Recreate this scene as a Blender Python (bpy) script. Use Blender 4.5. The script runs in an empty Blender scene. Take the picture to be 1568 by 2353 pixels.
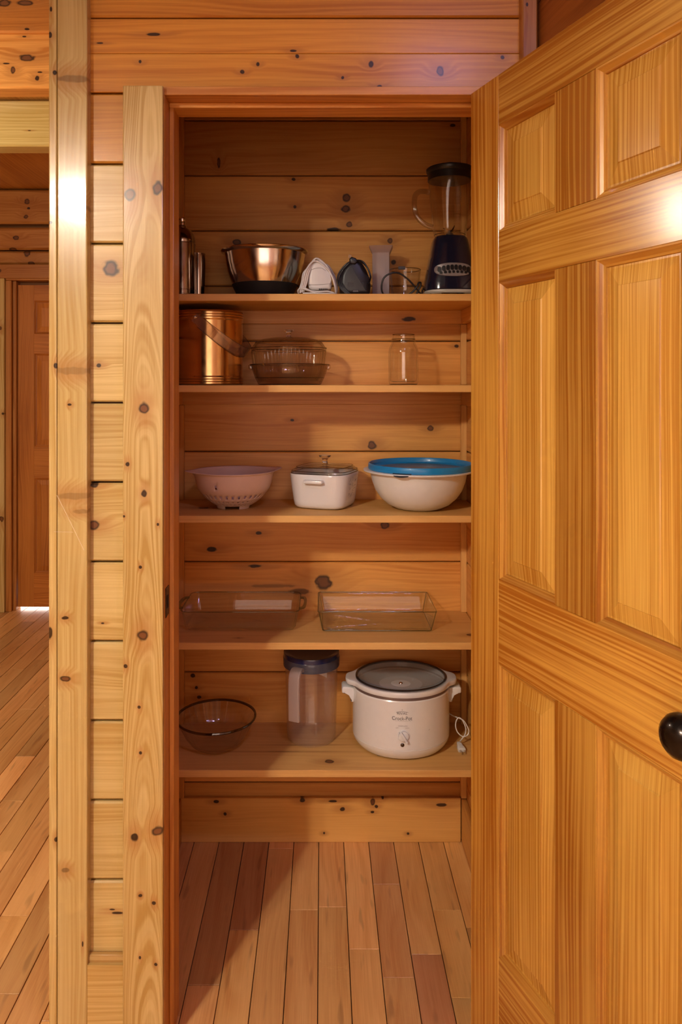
import bpy, bmesh, math, random
from mathutils import Vector, Matrix
random.seed(7)
SC = bpy.context.scene
COL = SC.collection
PI = math.pi

# ------------------------------------------------------------------ camera, world, lights, exposure
F = 1724.0; CX, CY, CZ = 740.0, 878.0, 1.43          # focal length in px of the 1568x2353 frame, vanishing point, eye height
cam = bpy.data.cameras.new('camera'); camo = bpy.data.objects.new('camera', cam); COL.objects.link(camo)
cam.sensor_fit = 'HORIZONTAL'; cam.sensor_width = 36.0; cam.lens = F / 1568 * 36
cam.shift_x = (784 - CX) / 1568; cam.shift_y = -(1176.5 - CY) / 1568
cam.clip_start = 0.02
camo.location = (0, 0, CZ); camo.rotation_euler = (PI / 2, 0, 0)
SC.camera = camo
w = bpy.data.worlds.new('world'); SC.world = w; w.use_nodes = True
w.node_tree.nodes['Background'].inputs[0].default_value = (1.0, 0.66, 0.44, 1)
w.node_tree.nodes['Background'].inputs[1].default_value = 0.10
SC.view_settings.view_transform = 'Standard'; SC.view_settings.look = 'None'
SC.view_settings.gamma = 1.0; SC.view_settings.use_curve_mapping = False
SC.view_settings.exposure = 1.25
cy = SC.cycles
cy.max_bounces = 8; cy.diffuse_bounces = 3; cy.glossy_bounces = 3; cy.transmission_bounces = 6; cy.transparent_max_bounces = 24
cy.caustics_reflective = False; cy.caustics_refractive = False
cy.use_adaptive_sampling = True; cy.adaptive_threshold = 0.08; cy.adaptive_min_samples = 16

def point(name, loc, power, color, radius):
    l = bpy.data.lights.new(name, 'POINT'); l.energy = power; l.color = color; l.shadow_soft_size = radius
    o = bpy.data.objects.new(name, l); COL.objects.link(o); o.location = loc
    return o
def area(name, loc, rot, power, color, sx, sy):
    l = bpy.data.lights.new(name, 'AREA'); l.shape = 'RECTANGLE'; l.size = sx; l.size_y = sy; l.energy = power; l.color = color
    o = bpy.data.objects.new(name, l); COL.objects.link(o); o.location = loc; o.rotation_euler = rot
    return o
WARM = (1.0, 0.90, 0.76)
for dx, dy, dz in ((-0.07, 0.03, 0.0), (0.06, 0.06, 0.01), (0.0, -0.08, -0.01)):
    point('lamp_bulb', (-1.20 + dx, -0.47 + dy, 2.345 + dz), 21.5, WARM, 0.045)
point('hall_bulb', (-1.81, 2.115, 2.19), 15, WARM, 0.12)
area('ceiling_panel_light', (0.50, 0.02, 2.76), (0, 0, 0), 4.0, (0.62, 0.54, 1.0), 0.30, 0.14)
area('rear_fill', (0.1, -2.60, 1.35), (PI / 2, 0, 0), 12, (1.0, 0.77, 0.66), 2.6, 1.7)  # soft fill added behind the camera; the rear wall has no window
area('daylight_beyond_door', (-1.6, 4.90, 0.07), (-PI / 2, 0, 0), 1.3, (1.0, 0.93, 0.9), 1.2, 0.12)

# ------------------------------------------------------------------ helpers
def W(x, y, Y):                                       # photograph pixel at a known depth -> point in the room
    return Vector(((x - CX) * Y / F, Y, CZ - (y - CY) * Y / F))
def XX(x, Y): return (x - CX) * Y / F
def ZZ(y, Y): return CZ - (y - CY) * Y / F

class NB:
    def __init__(s, name):
        s.m = bpy.data.materials.new(name); s.m.use_nodes = True
        s.t = s.m.node_tree; s.t.nodes.clear()
        s.out = s.t.nodes.new('ShaderNodeOutputMaterial')
    def n(s, typ, ins=None, **kw):
        nd = s.t.nodes.new('ShaderNode' + typ)
        for k, v in kw.items(): setattr(nd, k, v)
        for k, v in (ins or {}).items(): s.put(nd.inputs[k], v)
        return nd
    def put(s, sock, v):
        if hasattr(v, 'is_linked') or isinstance(v, bpy.types.NodeSocket): s.t.links.new(v, sock)
        else: sock.default_value = v
    def math(s, op, a, b=0.0, c=0.0, clamp=False):
        nd = s.n('Math', {0: a, 1: b, 2: c}, operation=op); nd.use_clamp = clamp
        return nd.outputs[0]
    def vm(s, op, a, b=(0, 0, 0), c=(0, 0, 0)):
        nd = s.n('VectorMath', {0: a, 1: b, 2: c}, operation=op)
        return nd.outputs['Value'] if op in ('LENGTH', 'DOT_PRODUCT', 'DISTANCE') else nd.outputs[0]
    def mr(s, v, a, b, c, d, smooth=False):
        nd = s.n('MapRange', {0: v, 1: a, 2: b, 3: c, 4: d}); nd.clamp = True
        if smooth: nd.interpolation_type = 'SMOOTHSTEP'
        return nd.outputs[0]
    def mix(s, f, a, b, blend='MIX'):
        nd = s.t.nodes.new('ShaderNodeMix'); nd.data_type = 'RGBA'; nd.blend_type = blend
        s.put(nd.inputs[0], f); s.put(nd.inputs[6], a); s.put(nd.inputs[7], b)
        return nd.outputs[2]
    def noise(s, v, scale=1.0, detail=2.0, rough=0.5, dim='3D'):
        nd = s.n('TexNoise', noise_dimensions=dim, ins={'Vector': v, 'Scale': scale, 'Detail': detail, 'Roughness': rough})
        return nd.outputs['Fac'] if 'Fac' in nd.outputs else nd.outputs[0]
    def done(s, shader):
        s.t.links.new(shader, s.out.inputs[0]); return s.m
def c4(c): return (c[0], c[1], c[2], 1.0)

STYLES = {
    # F lines/m, warp, light, dark, ring contrast, roughness, coat, coat roughness, arch
    'pine':    dict(F=90, warp=.030, A=(0.680, 0.343, 0.083), B=(0.450, 0.172, 0.028), ring=.55, rough=.40, coat=.25, cr=.25),
    'header':  dict(F=90, warp=.030, A=(0.640, 0.302, 0.045), B=(0.440, 0.161, 0.018), ring=.6, rough=.40, coat=.3, cr=.22),
    'glossy':  dict(F=110, warp=.028, A=(0.708, 0.538, 0.226), B=(0.524, 0.342, 0.100), ring=.62, rough=.26, coat=.5, cr=.10),
    'log':     dict(F=110, warp=.028, A=(0.708, 0.533, 0.221), B=(0.524, 0.332, 0.096), ring=.62, rough=.42, coat=.22, cr=.28),
    'casing':  dict(F=95, warp=.030, A=(0.718, 0.542, 0.231), B=(0.504, 0.316, 0.086), ring=.90, rough=.29, coat=.35, cr=.14, arch=1),
    'back':    dict(F=70, warp=.040, A=(0.820, 0.416, 0.109), B=(0.600, 0.235, 0.045), ring=.40, rough=.45, coat=.12, cr=.25),
    'shelf':   dict(F=70, warp=.040, A=(0.820, 0.479, 0.158), B=(0.660, 0.326, 0.092), ring=.35, rough=.58, coat=.0, cr=.2),
    'door':    dict(F=120, warp=.012, A=(0.680, 0.362, 0.063), B=(0.400, 0.140, 0.014), ring=1.0, rough=.26, coat=.5, cr=.15),
    'panel':   dict(F=170, warp=.010, A=(0.720, 0.419, 0.086), B=(0.480, 0.213, 0.027), ring=.9, rough=.24, coat=.5, cr=.15),
    'maple':   dict(F=50, warp=.060, A=(0.880, 0.508, 0.190), B=(0.630, 0.277, 0.077), ring=.35, rough=.36, coat=.2, cr=.2),
    'dark':    dict(F=90, warp=.035, A=(0.520, 0.199, 0.035), B=(0.330, 0.103, 0.014), ring=.6, rough=.42, coat=.2, cr=.2),
}
AX = {'x': ('X', 'Z', 'Y'), 'z': ('Z', 'X', 'Y'), 'y': ('Y', 'X', 'Z'), 'xs': ('X', 'Y', 'Z'), 'yz': ('Y', 'Z', 'X'), 'zy': ('Z', 'Y', 'X')}
MATS = {}
def wood(style, axis, knots=()):
    key = (style, axis)
    if not knots and key in MATS: return MATS[key]
    S = STYLES[style]
    b = NB('wood_' + style)
    tc = b.n('TexCoord').outputs['Object']; sp = b.n('SeparateXYZ', {0: tc})
    a, c, t = (sp.outputs[k] for k in AX[axis])
    oi = b.n('ObjectInfo'); rnd = b.math('MULTIPLY', oi.outputs['Random'], 41.0)
    P = b.n('CombineXYZ', {0: a, 1: c}).outputs[0]
    cc = b.math('MULTIPLY_ADD', t, .6, c)
    Q = b.n('CombineXYZ', {0: b.math('ADD', a, rnd), 1: b.math('MULTIPLY_ADD', rnd, 1.7, cc)}).outputs[0]
    warp = broad = b.noise(b.vm('MULTIPLY', Q, (1.5, 9.5, 0)), 1.0, 1.0, .5, '2D')
    fine = b.noise(b.vm('MULTIPLY', Q, (9, 420, 0)), 1.0, 0.0, .5, '2D')
    blot = b.noise(Q, 55.0, 1.0, .5, '2D') if knots else None
    # growth-ring field: flat-sawn arches or straight lines, bent around the knots
    wv = b.math('MULTIPLY', b.math('SUBTRACT', warp, .5), S['warp'] * 2)
    if S.get('arch'):
        c2 = b.math('SUBTRACT', c, .004)
        f = b.math('ADD', b.math('MULTIPLY', b.math('MULTIPLY', c2, c2), 16.0), b.math('MULTIPLY', a, .05))
        f = b.math('ADD', f, wv)
        f = b.math('MULTIPLY', f, S['F'] * 2.4)
        f = b.math('ADD', f, rnd)
    else:
        f = b.math('MULTIPLY', b.math('ADD', b.math('ADD', cc, wv), rnd), S['F'])
    mask = halo = inner = None
    for kq in knots:
        ka, kc, ra, rc = kq[:4]; strength = kq[4] if len(kq) > 4 else 1.0
        v = b.vm('MULTIPLY_ADD', P, (1 / ra, 1 / rc, 0), (-ka / ra, -kc / rc, 0))
        v = b.vm('ADD', v, b.n('CombineXYZ', {0: b.math('MULTIPLY', b.math('SUBTRACT', blot, .5), .8), 1: b.math('MULTIPLY', b.math('SUBTRACT', warp, .5), .9)}).outputs[0])
        d = b.vm('LENGTH', v)
        m1 = b.mr(d, .7, 1.15, 1, 0, True)
        if rc > .0095 and strength > .9:
            i1 = b.mr(d, .45, .80, .8, 0, True); inner = i1 if inner is None else b.math('MAXIMUM', inner, i1)
        v2 = b.vm('MULTIPLY_ADD', P, (.55 / ra, 1 / rc, 0), (-.55 * ka / ra, -kc / rc, 0))
        h1 = b.mr(b.vm('LENGTH', v2), .6, 3.2, 1, 0, True)
        core = b.math('MULTIPLY', m1, b.mr(d, 0, .85, .95 * strength, strength))
        mask = core if mask is None else b.math('MAXIMUM', mask, core)
        amp = min(3.0, rc * S['F'] * 1.6)
        hh = b.math('MULTIPLY', h1, amp)
        f = b.math('ADD', f, hh)
        halo = h1 if halo is None else b.math('MAXIMUM', halo, h1)
    rn = b.n('TexNoise', {'W': f, 'Scale': 1.0, 'Detail': 1.0, 'Roughness': .6}, noise_dimensions='1D')
    ring = b.mr(rn.outputs[0], .36, .70, 0, 1)
    amt = b.math('MULTIPLY', ring, b.mr(broad, .3, .7, S['ring'] * .5, S['ring'] * 1.3))
    fac = b.math('ADD', amt, b.math('MULTIPLY', b.math('SUBTRACT', fine, .5), .45))
    fac = b.math('ADD', fac, b.math('MULTIPLY', b.math('SUBTRACT', broad, .5), .9))
    fac = b.math('ADD', fac, .22, 0, True)
    col = b.mix(fac, c4(S['A']), c4(S['B']))
    tone = b.n('SeparateColor', {0: oi.outputs['Color']}).outputs
    var = b.mr(oi.outputs['Random'], 0, 1, .90, 1.08)
    k = b.math('MULTIPLY', tone[0], var)
    col = b.mix(1.0, col, b.n('CombineColor', {0: k, 1: b.math('MULTIPLY', k, tone[1]), 2: b.math('MULTIPLY', k, tone[2])}).outputs[0], 'MULTIPLY')
    if style in ('maple',):                            # small mineral streaks of maple
        sp1 = b.mr(b.noise(b.vm('MULTIPLY', Q, (7, 45, 0)), 1.0, 1.0, .5, '2D'), .68, .80, 0, .32)
        col = b.mix(sp1, col, (.13, .05, .02, 1))
    if mask is not None:
        col = b.mix(b.math('MULTIPLY', halo, .5), col, c4((.40, .155, .035)))
        col = b.mix(b.math('MULTIPLY', mask, .97), col, c4((.022, .007, .003)))
        if inner is not None: col = b.mix(inner, col, c4((.21, .075, .024)))
    pr = b.n('BsdfPrincipled', {'Base Color': col, 'Roughness': S['rough'], 'Coat Weight': S['coat'], 'Coat Roughness': S['cr'], 'Specular IOR Level': S.get('spec', .35)})
    m = b.done(pr.outputs[0])
    if not knots: MATS[key] = m
    return m

def plain(name, col, rough=.5, metal=0.0, coat=0.0, var=0.0, trans=0.0, spec=.5, alpha=1.0, sss=0.0):
    if name in MATS: return MATS[name]
    b = NB(name)
    tc = b.n('TexCoord').outputs['Object']
    n = b.noise(tc, 45.0, 1.0)
    c = b.mix(b.mr(n, .3, .7, 0, var), c4(col), c4([x * .6 for x in col])) if var else c4(col)
    r = b.mr(n, .3, .7, max(0, rough - .04), min(1, rough + .05))
    pr = b.n('BsdfPrincipled', {'Base Color': c, 'Roughness': r, 'Metallic': metal, 'Coat Weight': coat, 'Coat Roughness': .08, 'Transmission Weight': trans, 'Specular IOR Level': spec, 'Alpha': alpha})
    if sss: pr.inputs['Subsurface Weight'].default_value = sss; pr.inputs['Subsurface Radius'].default_value = (.02, .015, .01)
    MATS[name] = b.done(pr.outputs[0]); return MATS[name]
def glass(name, tint=(.95, .95, .93), edge=(.55, .60, .52), rough=.04, refl=.05, milky=0.0, milk=(.8, .75, .75)):
    # thin-walled clear glass or plastic: straight-through tint, darker where the wall is seen edge-on, clear-coat reflection
    if name in MATS: return MATS[name]
    b = NB(name)
    lw = b.n('LayerWeight', {'Blend': .5}).outputs['Facing']
    tcol = b.mix(b.math('POWER', lw, 7.0), c4(tint), c4(edge))
    tr = b.n('BsdfTransparent', {0: tcol}).outputs[0]
    gl = b.n('BsdfGlossy', {'Color': (1, 1, 1, 1), 'Roughness': rough}).outputs[0]
    fr = b.math('ADD', b.math('MULTIPLY', b.math('POWER', lw, 5.0), .6), refl, 0, True)
    sh = b.n('MixShader', {0: fr, 1: tr, 2: gl}).outputs[0]
    if milky:
        df = b.n('BsdfDiffuse', {0: c4(milk)}).outputs[0]
        tl = b.n('BsdfTranslucent', {0: c4(milk)}).outputs[0]
        mk = b.n('MixShader', {0: .5, 1: df, 2: tl}).outputs[0]
        sh = b.n('MixShader', {0: milky, 1: sh, 2: mk}).outputs[0]
    MATS[name] = b.done(sh); return MATS[name]

# ---- objects
def link(name, me, mat, parent=None, loc=(0, 0, 0), rot=None, label=None):
    o = bpy.data.objects.new(name, me); COL.objects.link(o)
    if mat: me.materials.append(mat)
    o.location = loc
    if rot: o.rotation_euler = rot
    if parent: o.parent = parent
    if label: o['label'] = label
    return o
def tag(o, label, cat, group=None):
    o['label'] = label; o['category'] = cat
    if group: o['group'] = group
    return o
def thing(name, label, cat, loc, rotz=0.0, group=None):
    o = bpy.data.objects.new(name, None); COL.objects.link(o); o.empty_display_size = .05
    o.location = loc; o.rotation_euler = (0, 0, rotz)
    return tag(o, label, cat, group)
def struct(name, label=None, cat=None):
    o = bpy.data.objects.new(name, None); COL.objects.link(o); o['kind'] = 'structure'
    if label: o['label'] = label
    if cat: o['category'] = cat
    return o
def smooth(me, ang=40):
    for p in me.polygons: p.use_smooth = True
    try: me.set_sharp_from_angle(angle=math.radians(ang))
    except Exception: pass
    return me
def from_bm(bm, name, sm=None):
    bmesh.ops.recalc_face_normals(bm, faces=bm.faces)
    me = bpy.data.meshes.new(name); bm.to_mesh(me); bm.free()
    if sm: smooth(me, sm)
    return me
def box_mesh(name, size, bev=.002, seg=1):
    bm = bmesh.new(); bmesh.ops.create_cube(bm, size=1.0)
    for v in bm.verts: v.co = Vector((v.co.x * size[0], v.co.y * size[1], v.co.z * size[2]))
    if bev: bmesh.ops.bevel(bm, geom=list(bm.edges), offset=min(bev, min(size) * .45), segments=seg, affect='EDGES', profile=.5)
    return from_bm(bm, name, 20 if seg > 1 else None)
def box(name, lo, hi, mat, parent=None, bev=.002, seg=1, label=None):
    lo, hi = Vector(lo), Vector(hi)
    return link(name, box_mesh(name, hi - lo, bev, seg), mat, parent, (lo + hi) / 2, None, label)
def board(name, lo, hi, axis, style, parent=None, knots=(), tone=1.0, g=1.0, bl=1.0, bev=.002, label=None, seg=1):
    """a wooden board; knots given as (along, across, half length, half width) in room coordinates"""
    lo, hi = Vector(lo), Vector(hi); ctr = (lo + hi) / 2
    ia, ic = ['XYZ'.index(k) for k in AX[axis][:2]]
    kk = [(k[0] - ctr[ia], k[1] - ctr[ic]) + tuple(k[2:]) for k in knots]
    o = box(name, lo, hi, wood(style, axis, kk), parent, bev, seg, label)
    o.color = (tone, g, bl, 1); return o
def KX(Y, lst):                                       # photo knots (x, y, half width px, half height px) on a board running along X
    s = Y / F
    return [(XX(k[0], Y), ZZ(k[1], Y), k[2] * s, k[3] * s) + tuple(k[4:]) for k in lst]
def KZ(Y, lst):                                       # the same on an upright board
    s = Y / F
    return [(ZZ(k[1], Y), XX(k[0], Y), k[3] * s, k[2] * s) + tuple(k[4:]) for k in lst]
def within(knots, lo, hi, i=1):
    return [k for k in knots if lo - .004 <= k[i] < hi + .004]
def lathe(name, prof, mat, parent=None, loc=(0, 0, 0), seg=64, rf=None, sy=1.0, closed=False, sm=35, label=None, rot=None):
    bm = bmesh.new(); rings = []
    for i, (r, z) in enumerate(prof):
        if r < 1e-6: rings.append([bm.verts.new((0, 0, z))])
        else:
            ring = []
            for k in range(seg):
                th = 2 * PI * k / seg; rr = r * (rf(th, i) if rf else 1.0)
                ring.append(bm.verts.new((rr * math.cos(th), rr * sy * math.sin(th), z)))
            rings.append(ring)
    prs = list(zip(rings, rings[1:])) + ([(rings[-1], rings[0])] if closed else [])
    for A, B in prs:
        for k in range(seg):
            k2 = (k + 1) % seg
            if len(A) == 1 and len(B) == 1: continue
            if len(A) == 1: bm.faces.new((A[0], B[k], B[k2]))
            elif len(B) == 1: bm.faces.new((A[k], B[0], A[k2]))
            else: bm.faces.new((A[k], B[k], B[k2], A[k2]))
    return link(name, from_bm(bm, name, sm), mat, parent, loc, rot, label)
def crom(pts, n=8, closed=False):
    P = [Vector(p) for p in pts]; out = []; N = len(P)
    rng = range(N) if closed else range(N - 1)
    for i in rng:
        if closed: p0, p1, p2, p3 = P[i - 1], P[i], P[(i + 1) % N], P[(i + 2) % N]
        else: p0, p1, p2, p3 = P[max(i - 1, 0)], P[i], P[i + 1], P[min(i + 2, N - 1)]
        for k in range(n):
            t = k / n
            out.append(.5 * ((2 * p1) + (p2 - p0) * t + (2 * p0 - 5 * p1 + 4 * p2 - p3) * t * t + (3 * p1 - p0 - 3 * p2 + p3) * t ** 3))
    if not closed: out.append(P[-1])
    return out
def sweep_bm(bm, path, sect, closed=False, up=None):
    """sweep a closed 2D section [(u,v)] along a path with parallel-transported frames"""
    n = len(path); T = []
    for i in range(n):
        a = path[(i - 1) % n] if closed or i else path[0]; c = path[(i + 1) % n] if closed or i < n - 1 else path[-1]
        T.append((c - a).normalized())
    nrm = Vector(up) if up else (Vector((0, 0, 1)) if abs(T[0].z) < .9 else Vector((1, 0, 0)))
    rings = []
    for i in range(n):
        if up: nrm = Vector(up)
        nrm = (nrm - T[i] * nrm.dot(T[i])).normalized(); bi = T[i].cross(nrm)
        sc = sect(i / max(1, n - 1)) if callable(sect) else sect
        rings.append([bm.verts.new(path[i] + bi * u + nrm * v) for u, v in sc])
    m = len(rings[0])
    for A, B in list(zip(rings, rings[1:])) + ([(rings[-1], rings[0])] if closed else []):
        for k in range(m): bm.faces.new((A[k], A[(k + 1) % m], B[(k + 1) % m], B[k]))
    if not closed: bm.faces.new(rings[0]); bm.faces.new(rings[-1][::-1])
def circ(r, n=8): return [(r * math.cos(2 * PI * k / n), r * math.sin(2 * PI * k / n)) for k in range(n)]
def tube(name, pts, r, mat, parent=None, loc=(0, 0, 0), n=8, closed=False, seg=8, label=None):
    bm = bmesh.new(); sweep_bm(bm, crom(pts, n, closed), circ(r, seg), closed)
    return link(name, from_bm(bm, name, 60), mat, parent, loc, None, label)
def prism(name, outline, y0, y1, mat, parent=None, loc=(0, 0, 0), bev=.004, seg=3, label=None, rot=None):
    """outline in x,z pushed through y0..y1 with rounded edges"""
    bm = bmesh.new()
    A = [bm.verts.new((x, y0, z)) for x, z in outline]; B = [bm.verts.new((x, y1, z)) for x, z in outline]
    n = len(A); bm.faces.new(A); bm.faces.new(B[::-1])
    for k in range(n): bm.faces.new((A[k], B[k], B[(k + 1) % n], A[(k + 1) % n]))
    if bev:
        ed = [e for e in bm.edges if abs(e.verts[0].co.y - e.verts[1].co.y) < 1e-6]
        bmesh.ops.bevel(bm, geom=ed, offset=bev, segments=seg, affect='EDGES', profile=.5)
    return link(name, from_bm(bm, name, 50), mat, parent, loc, rot, label)

# ------------------------------------------------------------------ the pendant lamp left of the camera, with its opaque shade
lampo = struct('ceiling_lamp'); lampo.location = (-1.20, -.47, 2.345)
lathe('lamp_shade', [(.25, -.046), (.252, -.046), (.20, .045), (.10, .085), (.02, .10), (.018, .10), (.098, .083), (.197, .043)], plain('shade_enamel', (.55, .50, .42), .5), lampo, (0, 0, 0), 64, closed=True)
lathe('lamp_rod', [(0, .10), (.008, .10), (.008, .60), (0, .60)], plain('bronze', (.035, .022, .016), .35, .9), lampo, (0, 0, 0), 12)

# ------------------------------------------------------------------ levels shared by the boards
PITCH = .1725
JOINTS = [.178 + PITCH * i for i in range(-1, 16)]
YB, YF, YL = 2.345, 2.055, 1.625            # closet back wall, shelf fronts, log wall face
YC = 1.585                                  # face of the door casing

# ------------------------------------------------------------------ floor
floor = struct('floor')
box('floor_surface', (-3.3, -2.7, -.05), (1.4, 1.25, 0), wood('maple', 'y'), floor, .0)
gapm = plain('floor_gap', (.02, .009, .004), .9)
box('subfloor', (-3.3, 1.25, -.06), (1.0, 4.8, -.014), gapm, floor, .0)
XW = .0775
known = {-3: [1.780], -2: [1.958], -1: [2.30], 1: [2.044, 1.60], 2: [1.892], 3: [2.137, 1.803], 4: [1.875], 5: [2.032, 1.742], 6: [1.967]}
kn_floor = {}
for i in range(-41, 7):
    x0 = -.0095 + XW * (i - 1); x1 = x0 + XW
    hall = x1 < -.45
    if x0 > .46: continue
    lo, hi = 1.25, (4.80 if hall else 2.345)
    js = [lo]
    if (not hall) and i in known: js += sorted(known[i])
    else:
        y = lo + random.uniform(.1, .6)
        while y < hi - .15: js.append(y); y += random.uniform(.35, .95)
    js.append(hi)
    for a, c in zip(js, js[1:]):
        tone = random.choice((.80, .9, 1.0, 1.0, 1.05, 1.12)) * random.uniform(.95, 1.05)
        gg = random.uniform(.96, 1.02)
        kn = []
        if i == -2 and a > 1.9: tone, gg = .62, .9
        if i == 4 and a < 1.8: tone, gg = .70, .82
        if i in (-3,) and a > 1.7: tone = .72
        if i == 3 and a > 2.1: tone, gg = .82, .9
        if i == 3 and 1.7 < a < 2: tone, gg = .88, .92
        if i == 1 and a > 2.0: kn = [(2.10, -.048, .012, .008)]
        if i == 2 and a > 1.8: kn = [(2.085, .046, .006, .005)]
        if i == 4 and a > 1.8: kn = [(2.13, .216, .045, .004)]
        if i == 5 and 1.7 < a < 2: kn = [(1.92, .292, .008, .006)]
        dz = random.uniform(-.0006, .0004); gp = .0013 if hall else .0010
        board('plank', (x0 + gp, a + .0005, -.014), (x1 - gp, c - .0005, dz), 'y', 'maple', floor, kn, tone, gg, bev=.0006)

# ------------------------------------------------------------------ room shell round the camera
def wall_box(name, lo, hi):
    o = box(name, lo, hi, plain('pine_lining', (.66, .42, .20), .55, var=.3), None, 0); o['kind'] = 'structure'; return o
wall_box('wall_left', (-3.3, -2.7, 0), (-3.2, 4.8, 2.9))
wall_box('wall_rear', (-3.2, -2.75, 0), (1.5, -2.65, 2.9))

# log wall round the closet door
front = struct('wall_front')
hdr = KX(YL, [(352, 79, 16, 4), (322, 142, 4, 4), (557, 165, 5, 5), (593, 148, 4, 5), (593, 206, 9, 6), (683, 130, 5, 5), (853, 147, 6, 8),
              (872, 200, 7, 6), (1012, 163, 9, 12), (788, 178, 4, 4), (1155, 132, 5, 5), (230, 99, 8, 2), (674, 117, 8, 3)])
colk = KX(YL, [(255, 617, 20, 18), (228, 839, 6, 5), (217, 1113, 10, 7), (215, 1207, 13, 12), (236, 1432, 4, 2), (270, 2098, 14, 3), (258, 2090, 8, 2)])
ZH = 2.058
tn = {0: .98, 1: 1.0, 2: 1.03, 3: .97, 4: .97, 5: 1.0, 6: .96, 7: .98, 8: .98, 9: 1.0, 10: .86}
for i, (z0, z1) in enumerate(zip(JOINTS[1:], JOINTS[2:])):
    if z0 >= 2.05: break
    z1 = min(z1, ZH - .0015)
    board('log_board', (-.53, YL, z0 + .0022), (-.34, YL + .04, z1 - .0022), 'x', 'header' if z0 > 1.88 else 'log', front, within(colk, z0, z1), 1.0 if z0 > 1.88 else tn.get(i, 1.0), bev=.0035)
hz = [ZH, ZZ(123, YL), ZZ(41, YL), ZZ(41, YL) + PITCH, ZZ(41, YL) + 2 * PITCH, 2.78]
for j, (z0, z1) in enumerate(zip(hz, hz[1:])):
    s0 = .0003 if j == 1 else .0022; s1 = .0003 if j == 0 else .0022
    board('log_board', (-.53, YL, z0 + (.0 if j == 0 else s0)), (.47, YL + .04, z1 - s1), 'x', 'header', front, within(hdr, z0, z1), (1.12, 1.2, 1.06, 1.1, 1.1)[j], bev=(.0012 if j < 2 else .0035))
board('wall_core', (-.56, YL + .030, .0), (-.36, YL + .095, 2.5), 'x', 'dark', front, (), .5, bev=0)
board('wall_core', (-.36, YL + .030, 2.075), (.47, YL + .095, 2.78), 'x', 'dark', front, (), .5, bev=0)
board('wall_core', (.37, YL + .030, 0), (.47, YL + .095, 2.075), 'x', 'dark', front, (), .5, bev=0)
board('log_board', (.36, YL, 0), (.47, YL + .04, ZH - .002), 'x', 'pine', front, (), 1, bev=.003)
bb = struct('baseboard_front')
prism('base_board', [(-.505, 0), (-.505, .183), (-.42, .183), (-.42, 0)][::-1], 1.604, YL + .001, wood('log', 'x', [(.028, -.036, .009, .004), (-.036 + .04, .056, .006, .004)]), bb, (0, 0, 0), .0)
prism('base_cap', [(-.505, .178), (-.505, .199), (-.42, .199), (-.42, .178)], 1.612, YL + .001, wood('log', 'x'), bb, (0, 0, 0), .004, 2).color = (.85, .92, .95, 1)

# corner post made of two uprights
post = struct('trim_1', None)
pk = KZ(1.602, [(168, 181, 40, 9, .45), (170, 478, 42, 9, .5), (165, 852, 44, 9, .3), (168, 1140, 42, 8, .3), (185, 1175, 20, 5, .3), (150, 2000, 10, 6, .5), (190, 2170, 2, 8), (150, 1420, 9, 4), (160, 930, 5, 3), (150, 1560, 14, 6)])
board('corner_board', (XX(131, 1.602), 1.602, 0), (XX(200.5, 1.602), 1.70, 2.78), 'z', 'glossy', post, pk, .94, bev=.003, seg=2)
nk = KZ(1.602, [(126, 166, 5, 6), (113, 1455, 7, 14), (116, 510, 5, 4), (117, 20, 3, 6), (128, 840, 5, 7), (128, 1930, 5, 6), (115, 80, 5, 7)])
board('corner_board', (XX(111, 1.602), 1.604, 0), (XX(129.8, 1.602), 1.70, 2.78), 'z', 'glossy', post, nk, .96, bev=.0025, seg=2)
board('corner_core', (XX(113, 1.602), 1.61, 0), (XX(199, 1.602), 1.695, 2.77), 'z', 'dark', post, (), .35, bev=0)

scr = plain('scratch_pale', (.85, .72, .50), .6)
tube('scratch', [W(131, 1138, 1.6018), W(160, 1196, 1.6018), W(193, 1264, 1.6018)], .00055, scr, post, n=2, seg=5, label='pale diagonal scratch')
tube('scratch', [W(124, 1222, 1.6018), W(168, 1223, 1.6018)], .0003, scr, post, n=2, seg=5)
# door casing, jamb and stops
cas = struct('trim_2')
ck = KZ(YC, [(300, 448, 14, 16), (361, 432, 12, 18), (330, 938, 13, 14), (293, 1066, 5, 5), (331, 1134, 7, 8), (285, 1186, 3, 3), (323, 1303, 4, 4), (328, 1460, 13, 14),
             (289, 1531, 5, 5), (320, 1625, 4, 4), (323, 1730, 4, 4), (309, 1925, 9, 10), (362, 1910, 14, 12), (323, 2058, 5, 4), (354, 2075, 5, 5), (363, 1205, 3, 4), (322, 2200, 3, 4), (358, 2216, 4, 4)])
board('casing', (XX(282, YC), YC, 0), (XX(374.5, YC), YL + .012, ZH - .001), 'z', 'casing', cas, ck, .91, bev=.0025, seg=2)
board('casing', (.356, YC + .008, 0), (.428, YL + .012, ZH - .001), 'z', 'casing', cas, (), 1.0, bev=.0025, seg=2)
JL, JR = -.335, .3505
board('jamb', (JL - .018, YC + .015, 0), (JL, 1.725, 2.0426), 'zy', 'pine', cas, (), 1.0, .95, bev=.001)
board('jamb', (JR, YC + .015, 0), (JR + .018, 1.725, 2.0426), 'zy', 'pine', cas, (), 1.0, .95, bev=.001)
board('jamb', (JL - .018, YC + .015, 2.0426), (JR + .018, 1.725, 2.0606), 'xs', 'pine', cas, (), 1.0, .95, bev=.001)
board('door_stop', (JL, 1.645, 0), (JL + .0105, 1.705, 2.032), 'zy', 'pine', cas, (), 1.08, .97, bev=.002, seg=2)
board('door_stop', (JR - .0105, 1.645, 0), (JR, 1.705, 2.032), 'zy', 'pine', cas, (), 1.08, .97, bev=.002, seg=2)
board('door_stop', (JL, 1.645, 2.0316), (JR, 1.705, 2.0426), 'xs', 'pine', cas, (), 1.08, .97, bev=.002, seg=2)
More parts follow.
